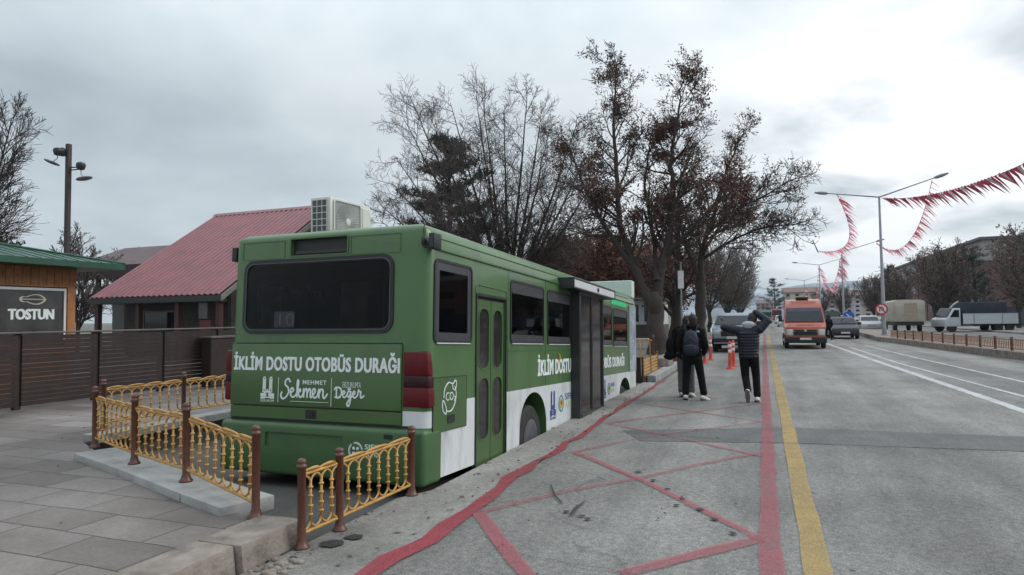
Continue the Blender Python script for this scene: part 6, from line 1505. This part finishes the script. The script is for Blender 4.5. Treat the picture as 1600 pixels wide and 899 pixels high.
def person(loc, rz, label, J, jacket, trousers, hair=M_hair, shoes=M_shoe, puffy=False, hood=None, sc=1.0, group=None, cap_m=None, vox=.011, hem=.80, coat_wide=1.0):
    t = root('person', loc, rz, label, 'person', group, scale=sc)
    H = {k: Vector(v) for k, v in J.items()}
    b = MB(); hd_ = H['head']; fw_ = H.get('face', Vector((0, 1, 0))).normalized(); rt_ = fw_.cross(Z).normalized(); up_ = rt_.cross(fw_)
    rot = Matrix((rt_, fw_, up_)).transposed()
    b.ell(hd_, (.074, .092, .112), 18, 12, rot); b.ell(hd_ + fw_*.025 - up_*.062, (.05, .055, .055), 14, 10, rot)
    b.ell(hd_ + fw_*.098 - up_*.018, (.013, .02, .022), 8, 6, rot); b.ell(hd_ + fw_*.088 - up_*.055, (.022, .012, .008), 8, 6, rot)
    for s_ in (-1, 1): b.ell(hd_ + rt_*s_*.077 - up_*.01, (.010, .02, .032), 8, 6, rot)
    cap(b, H['neck'], hd_ - up_*.06, .058, .052)
    ch, pv = H['chest'], H['pelvis']
    b.ell(ch, (.165, .105, .18), 16, 10); b.ell((ch+pv)/2, (.135, .095, .2), 16, 10); b.ell(pv, (.155, .11, .13), 16, 10)
    for s_ in 'LR':
        cap(b, H['sh'+s_], H['el'+s_], .048, .036); cap(b, H['el'+s_], H['wr'+s_], .037, .025)
        cap(b, ch + Z*.1, H['sh'+s_], .06, .055)
        cap(b, H['hip'+s_], H['kn'+s_], .078, .052); cap(b, H['kn'+s_], H['an'+s_], .05, .036)
        cap(b, H['an'+s_], H['toe'+s_], .038, .03)
        hand(b, H['wr'+s_], H.get('fd'+s_, H['wr'+s_]-H['el'+s_]), 1 if s_ == 'R' else -1, H.get('pn'+s_, Vector((0, 1, 0))))
    link('body', remeshed(b, .0075, 2), M_skin, t, smooth='all', fix=False)
    e_ = MB()
    for s_ in (-1, 1): e_.ell(hd_ + fw_*.083 + rt_*s_*.03 + up_*.005, (.011, .008, .008), 8, 6, rot)
    link('eye', e_, mat('eye', (.05, .04, .035), .2), t, smooth='all')
    h_ = MB(); h_.ell(hd_ - fw_*.012 + up_*.022, (.083, .098, .108), 18, 12, rot); h_.ell(hd_ - fw_*.05 - up_*.03, (.07, .055, .075), 14, 10, rot)
    for k in range(26):
        rr_ = random.Random(k); a_ = rr_.uniform(0, 6.28); z_ = rr_.uniform(.1, 1); q = hd_ - fw_*.012 + up_*.022 + rot @ Vector((math.cos(a_)*.078*math.sqrt(1-z_*z_), math.sin(a_)*.09*math.sqrt(1-z_*z_), z_*.102)); h_.ell(q, (.018, .018, .014), 6, 5)
    hm = remeshed(h_, .008, 1)
    # clear the face
    bm = bmesh.new(); bm.from_mesh(hm)
    kill = [v for v in bm.verts if (v.co-hd_).dot(fw_) > .045 and (v.co-hd_).dot(up_) < .065]
    bmesh.ops.delete(bm, geom=kill, context='VERTS'); bm.to_mesh(hm); bm.free()
    link('hair', hm, cap_m or hair, t, smooth='all', fix=False)
    # jacket
    j = MB(); a0 = pv.copy(); a0.z = hem; n_ = 9 if puffy else 5
    for k in range(n_):
        f_ = k/(n_-1); c_ = a0.lerp(ch + Z*.07, f_); w_ = (.175 + .03*f_)*coat_wide; j.ell(c_, (w_*(1.0 if not puffy else 1.06), (.13 + .008*f_)*(1.15 if puffy else 1), .055 if puffy else .12), 20, 10)
    if puffy:
        j.ell((ch+pv)/2 + Z*.03, (.198, .148, .30), 20, 12)
    j.ell(ch + Z*.1, (.17, .115, .11), 18, 10); cap(j, H['neck'] - Z*.03, H['neck'] + Z*.03, .085, .072)
    for s_ in 'LR':
        cap(j, ch + Z*.1, H['sh'+s_], .1, .082)
        for p0, p1, r0, r1 in ((H['sh'+s_], H['el'+s_], .082, .068), (H['el'+s_], H['wr'+s_], .067, .05)):
            cap(j, p0, p1, r0*(1.12 if puffy else .88), r1*(1.12 if puffy else .88))
            if puffy:
                m_ = max(3, int((p1-p0).length/.06))
                for k in range(m_+1): f_ = k/m_; r_ = r0+(r1-r0)*f_; d = (p1-p0).normalized(); q_ = d.to_track_quat('Z', 'Y').to_matrix(); j.ell(p0.lerp(p1, f_), (r_*1.22, r_*1.22, .042), 14, 8, q_)
    link('jacket', remeshed(j, .0095, 2), jacket, t, smooth='all', fix=False)
    if hood:
        q = MB(); q.ell(H['neck'] - fw_*.055 + Z*.035, (.125, .08, .065), 16, 10); q.ell(H['neck'] - fw_*.075 + Z*.0, (.09, .055, .06), 12, 8); link('hood', remeshed(q, .01, 2), hood, t, smooth='all', fix=False)
    # trousers
    r_ = MB(); r_.ell(pv, (.165, .12, .14), 18, 10); r_.ell(pv + Z*.06, (.16, .115, .1), 18, 10)
    for s_ in 'LR':
        cap(r_, H['hip'+s_], H['kn'+s_], .096, .074); kn, an = H['kn'+s_], H['an'+s_]
        cap(r_, kn, kn.lerp(an, .9), .073, .066); d = (an-kn).normalized()
        q_ = d.to_track_quat('Z', 'Y').to_matrix(); r_.ell(kn.lerp(an, .86), (.072, .074, .05), 14, 8, q_); r_.ell(kn.lerp(an, .55), (.07, .07, .05), 14, 8, q_)
    link('trousers', remeshed(r_, .0095, 2), trousers, t, smooth='all', fix=False)
    for s_ in 'LR':
        an, to = H['an'+s_], H['toe'+s_]; d = (to-an); d = d.normalized(); s0 = MB()
        heel = an - d*.045; heel_up = Vector((0, 0, 1)) - d*d.z; heel_up = heel_up.normalized()
        base = an - heel_up*.045
        cap(s0, base - d*.035, base + d*.07, .044, .042); cap(s0, base + d*.07, base + d*.15 - heel_up*.008, .042, .034); cap(s0, an + heel_up*.01, base, .043, .045)
        sh_ = link('shoe', remeshed(s0, .0075, 2), shoes, t, smooth='all', fix=False)
        so = MB(); lat = d.cross(heel_up)
        P_ = [base - d*.085 - heel_up*.048, base - d*.06 - heel_up*.048 + lat*.04, base + d*.06 - heel_up*.048 + lat*.045, base + d*.165 - heel_up*.044 + lat*.03, base + d*.19 - heel_up*.042, base + d*.165 - heel_up*.044 - lat*.03, base + d*.06 - heel_up*.048 - lat*.045, base - d*.06 - heel_up*.048 - lat*.04]
        so.prism(P_, heel_up*.022); link('sole', so, M_sole, sh_)
    return t
# standing with backpack, seen from behind
J1 = dict(head=(.02, .0, 1.545), face=(-.45, 1, -.05), neck=(0, -.01, 1.40), chest=(0, 0, 1.22), pelvis=(0, 0, .92),
    shL=(-.185, 0, 1.33), shR=(.185, 0, 1.33), elL=(-.25, -.02, 1.06), elR=(.26, -.03, 1.06), wrL=(-.20, .14, .90), wrR=(.21, .14, .90),
    hipL=(-.09, 0, .88), hipR=(.09, 0, .88), knL=(-.125, .03, .48), knR=(.15, .03, .48), anL=(-.145, -.01, .095), anR=(.205, -.01, .095), toeL=(-.16, .13, .05), toeR=(.29, .10, .05))
p1 = person((-1.33, 13.35, .0), 0, 'person in black seen from behind with a navy backpack, standing at the bus stop', J1, M_cblack, M_cblack, hood=M_cblack, coat_wide=1.06)
bk = root('backpack', (-1.33, 13.35, 0), 0, 'dark navy backpack worn by the standing person in black', 'backpack')
q = MB(); q.ell((0, -.19, 1.14), (.145, .085, .21), 18, 12); q.ell((0, -.185, 1.0), (.15, .095, .14), 18, 12); q.ell((0, -.17, 1.28), (.12, .07, .08), 14, 10)
bpb = link('pack_body', remeshed(q, .01, 2), M_bpack, bk, smooth='all', fix=False)
q = MB(); q.ell((0, -.265, 1.0), (.105, .04, .10), 16, 10); link('front_pocket', remeshed(q, .008, 2), M_bpack, bpb, smooth='all', fix=False)
mb = MB(); mb.tube([(-.10, -.292, 1.075), (.10, -.292, 1.075)], .005, 6); mb.tube([(-.11, -.262, 1.15), (0, -.282, 1.24), (.11, -.262, 1.15)], .004, 6); mb.tube([(-.03, -.2, 1.345), (0, -.2, 1.375), (.03, -.2, 1.345)], .008, 6); link('zip', mb, mat('zip_grey', (.08, .09, .10), .5), bpb)
for sx in (-1, 1): link('strap', MB().tube(catmull([(sx*.09, -.14, 1.33), (sx*.12, -.08, 1.45), (sx*.13, .08, 1.42), (sx*.125, .15, 1.25), (sx*.13, .12, 1.05), (sx*.12, -.1, .98)]), .016, 6), M_bpack, bk, smooth='all')
link('shoulder_tag', MB().box(.085, .155, -.135, -.12, 1.325, 1.35), M_sw, bk)
# companion half hidden behind, with a black bag
J2 = dict(J1); J2.update(head=(.05, .0, 1.52), face=(.8, .3, -.05), knL=(-.10, .02, .48), anL=(-.10, .0, .095), toeL=(-.14, .12, .05), knR=(.09, .02, .48), anR=(.10, .02, .095), toeR=(.14, .14, .05), wrL=(-.235, .06, .82), elL=(-.245, -.03, 1.06))
person((-1.50, 13.78, 0), rad(0), 'person in grey trousers mostly hidden behind the standing person with the backpack', J2, M_cblack, M_cgrey, coat_wide=1.12, hem=.84)
bg_ = root('shoulder_bag', (-1.80, 13.62, 0), 0, 'bulky black bag hanging at the left side of the half hidden person', 'bag')
q = MB(); q.ell((0, 0, .86), (.10, .09, .11), 16, 10); q.ell((.01, 0, 1.02), (.085, .085, .20), 16, 10); q.ell((-.01, 0, .82), (.115, .08, .06), 14, 8)
link('bag_body', remeshed(q, .01, 2), M_cblack, bg_, smooth='all', fix=False)
link('strap', MB().tube(catmull([(.03, 0, 1.18), (.06, .05, 1.34), (.16, .14, 1.42), (.3, .2, 1.40)]), .013, 6), M_cblack, bg_, smooth='all')
# walking person sheltering the head with an arm
J3 = dict(head=(.09, .09, 1.545), face=(.35, 1, -.35), neck=(.03, .02, 1.41), chest=(.0, .0, 1.22), pelvis=(0, 0, .93),
    shL=(-.18, 0, 1.345), shR=(.20, 0, 1.37), elL=(-.43, .06, 1.41), wrL=(-.27, .24, 1.33), elR=(.35, .05, 1.53), wrR=(.14, .10, 1.69),
    fdL=(.6, .3, -.3), fdR=(-1, .25, -.18), pnR=(0, 0, -1), pnL=(0, -1, 0),
    hipL=(-.085, 0, .88), hipR=(.09, 0, .88), knL=(-.07, .04, .48), knR=(.12, .10, .49), anL=(-.025, -.14, .20), anR=(.135, .02, .095), toeL=(-.02, -.10, .07), toeR=(.16, .16, .05))
person((-.29, 13.3, 0), 0, 'person in a dark puffer jacket walking away with one arm bent over the head', J3, M_navy, M_cblack, puffy=True, hood=M_hood, hem=.86)
# small far figure by the dark car
J4 = dict(J1); J4.update(face=(0, -1, 0))
person((3.72, 45.4, 0), 0, 'small dark clothed person standing between the orange van and the dark hatchback', J4, M_cblack, M_cblack, shoes=M_black, sc=.92)
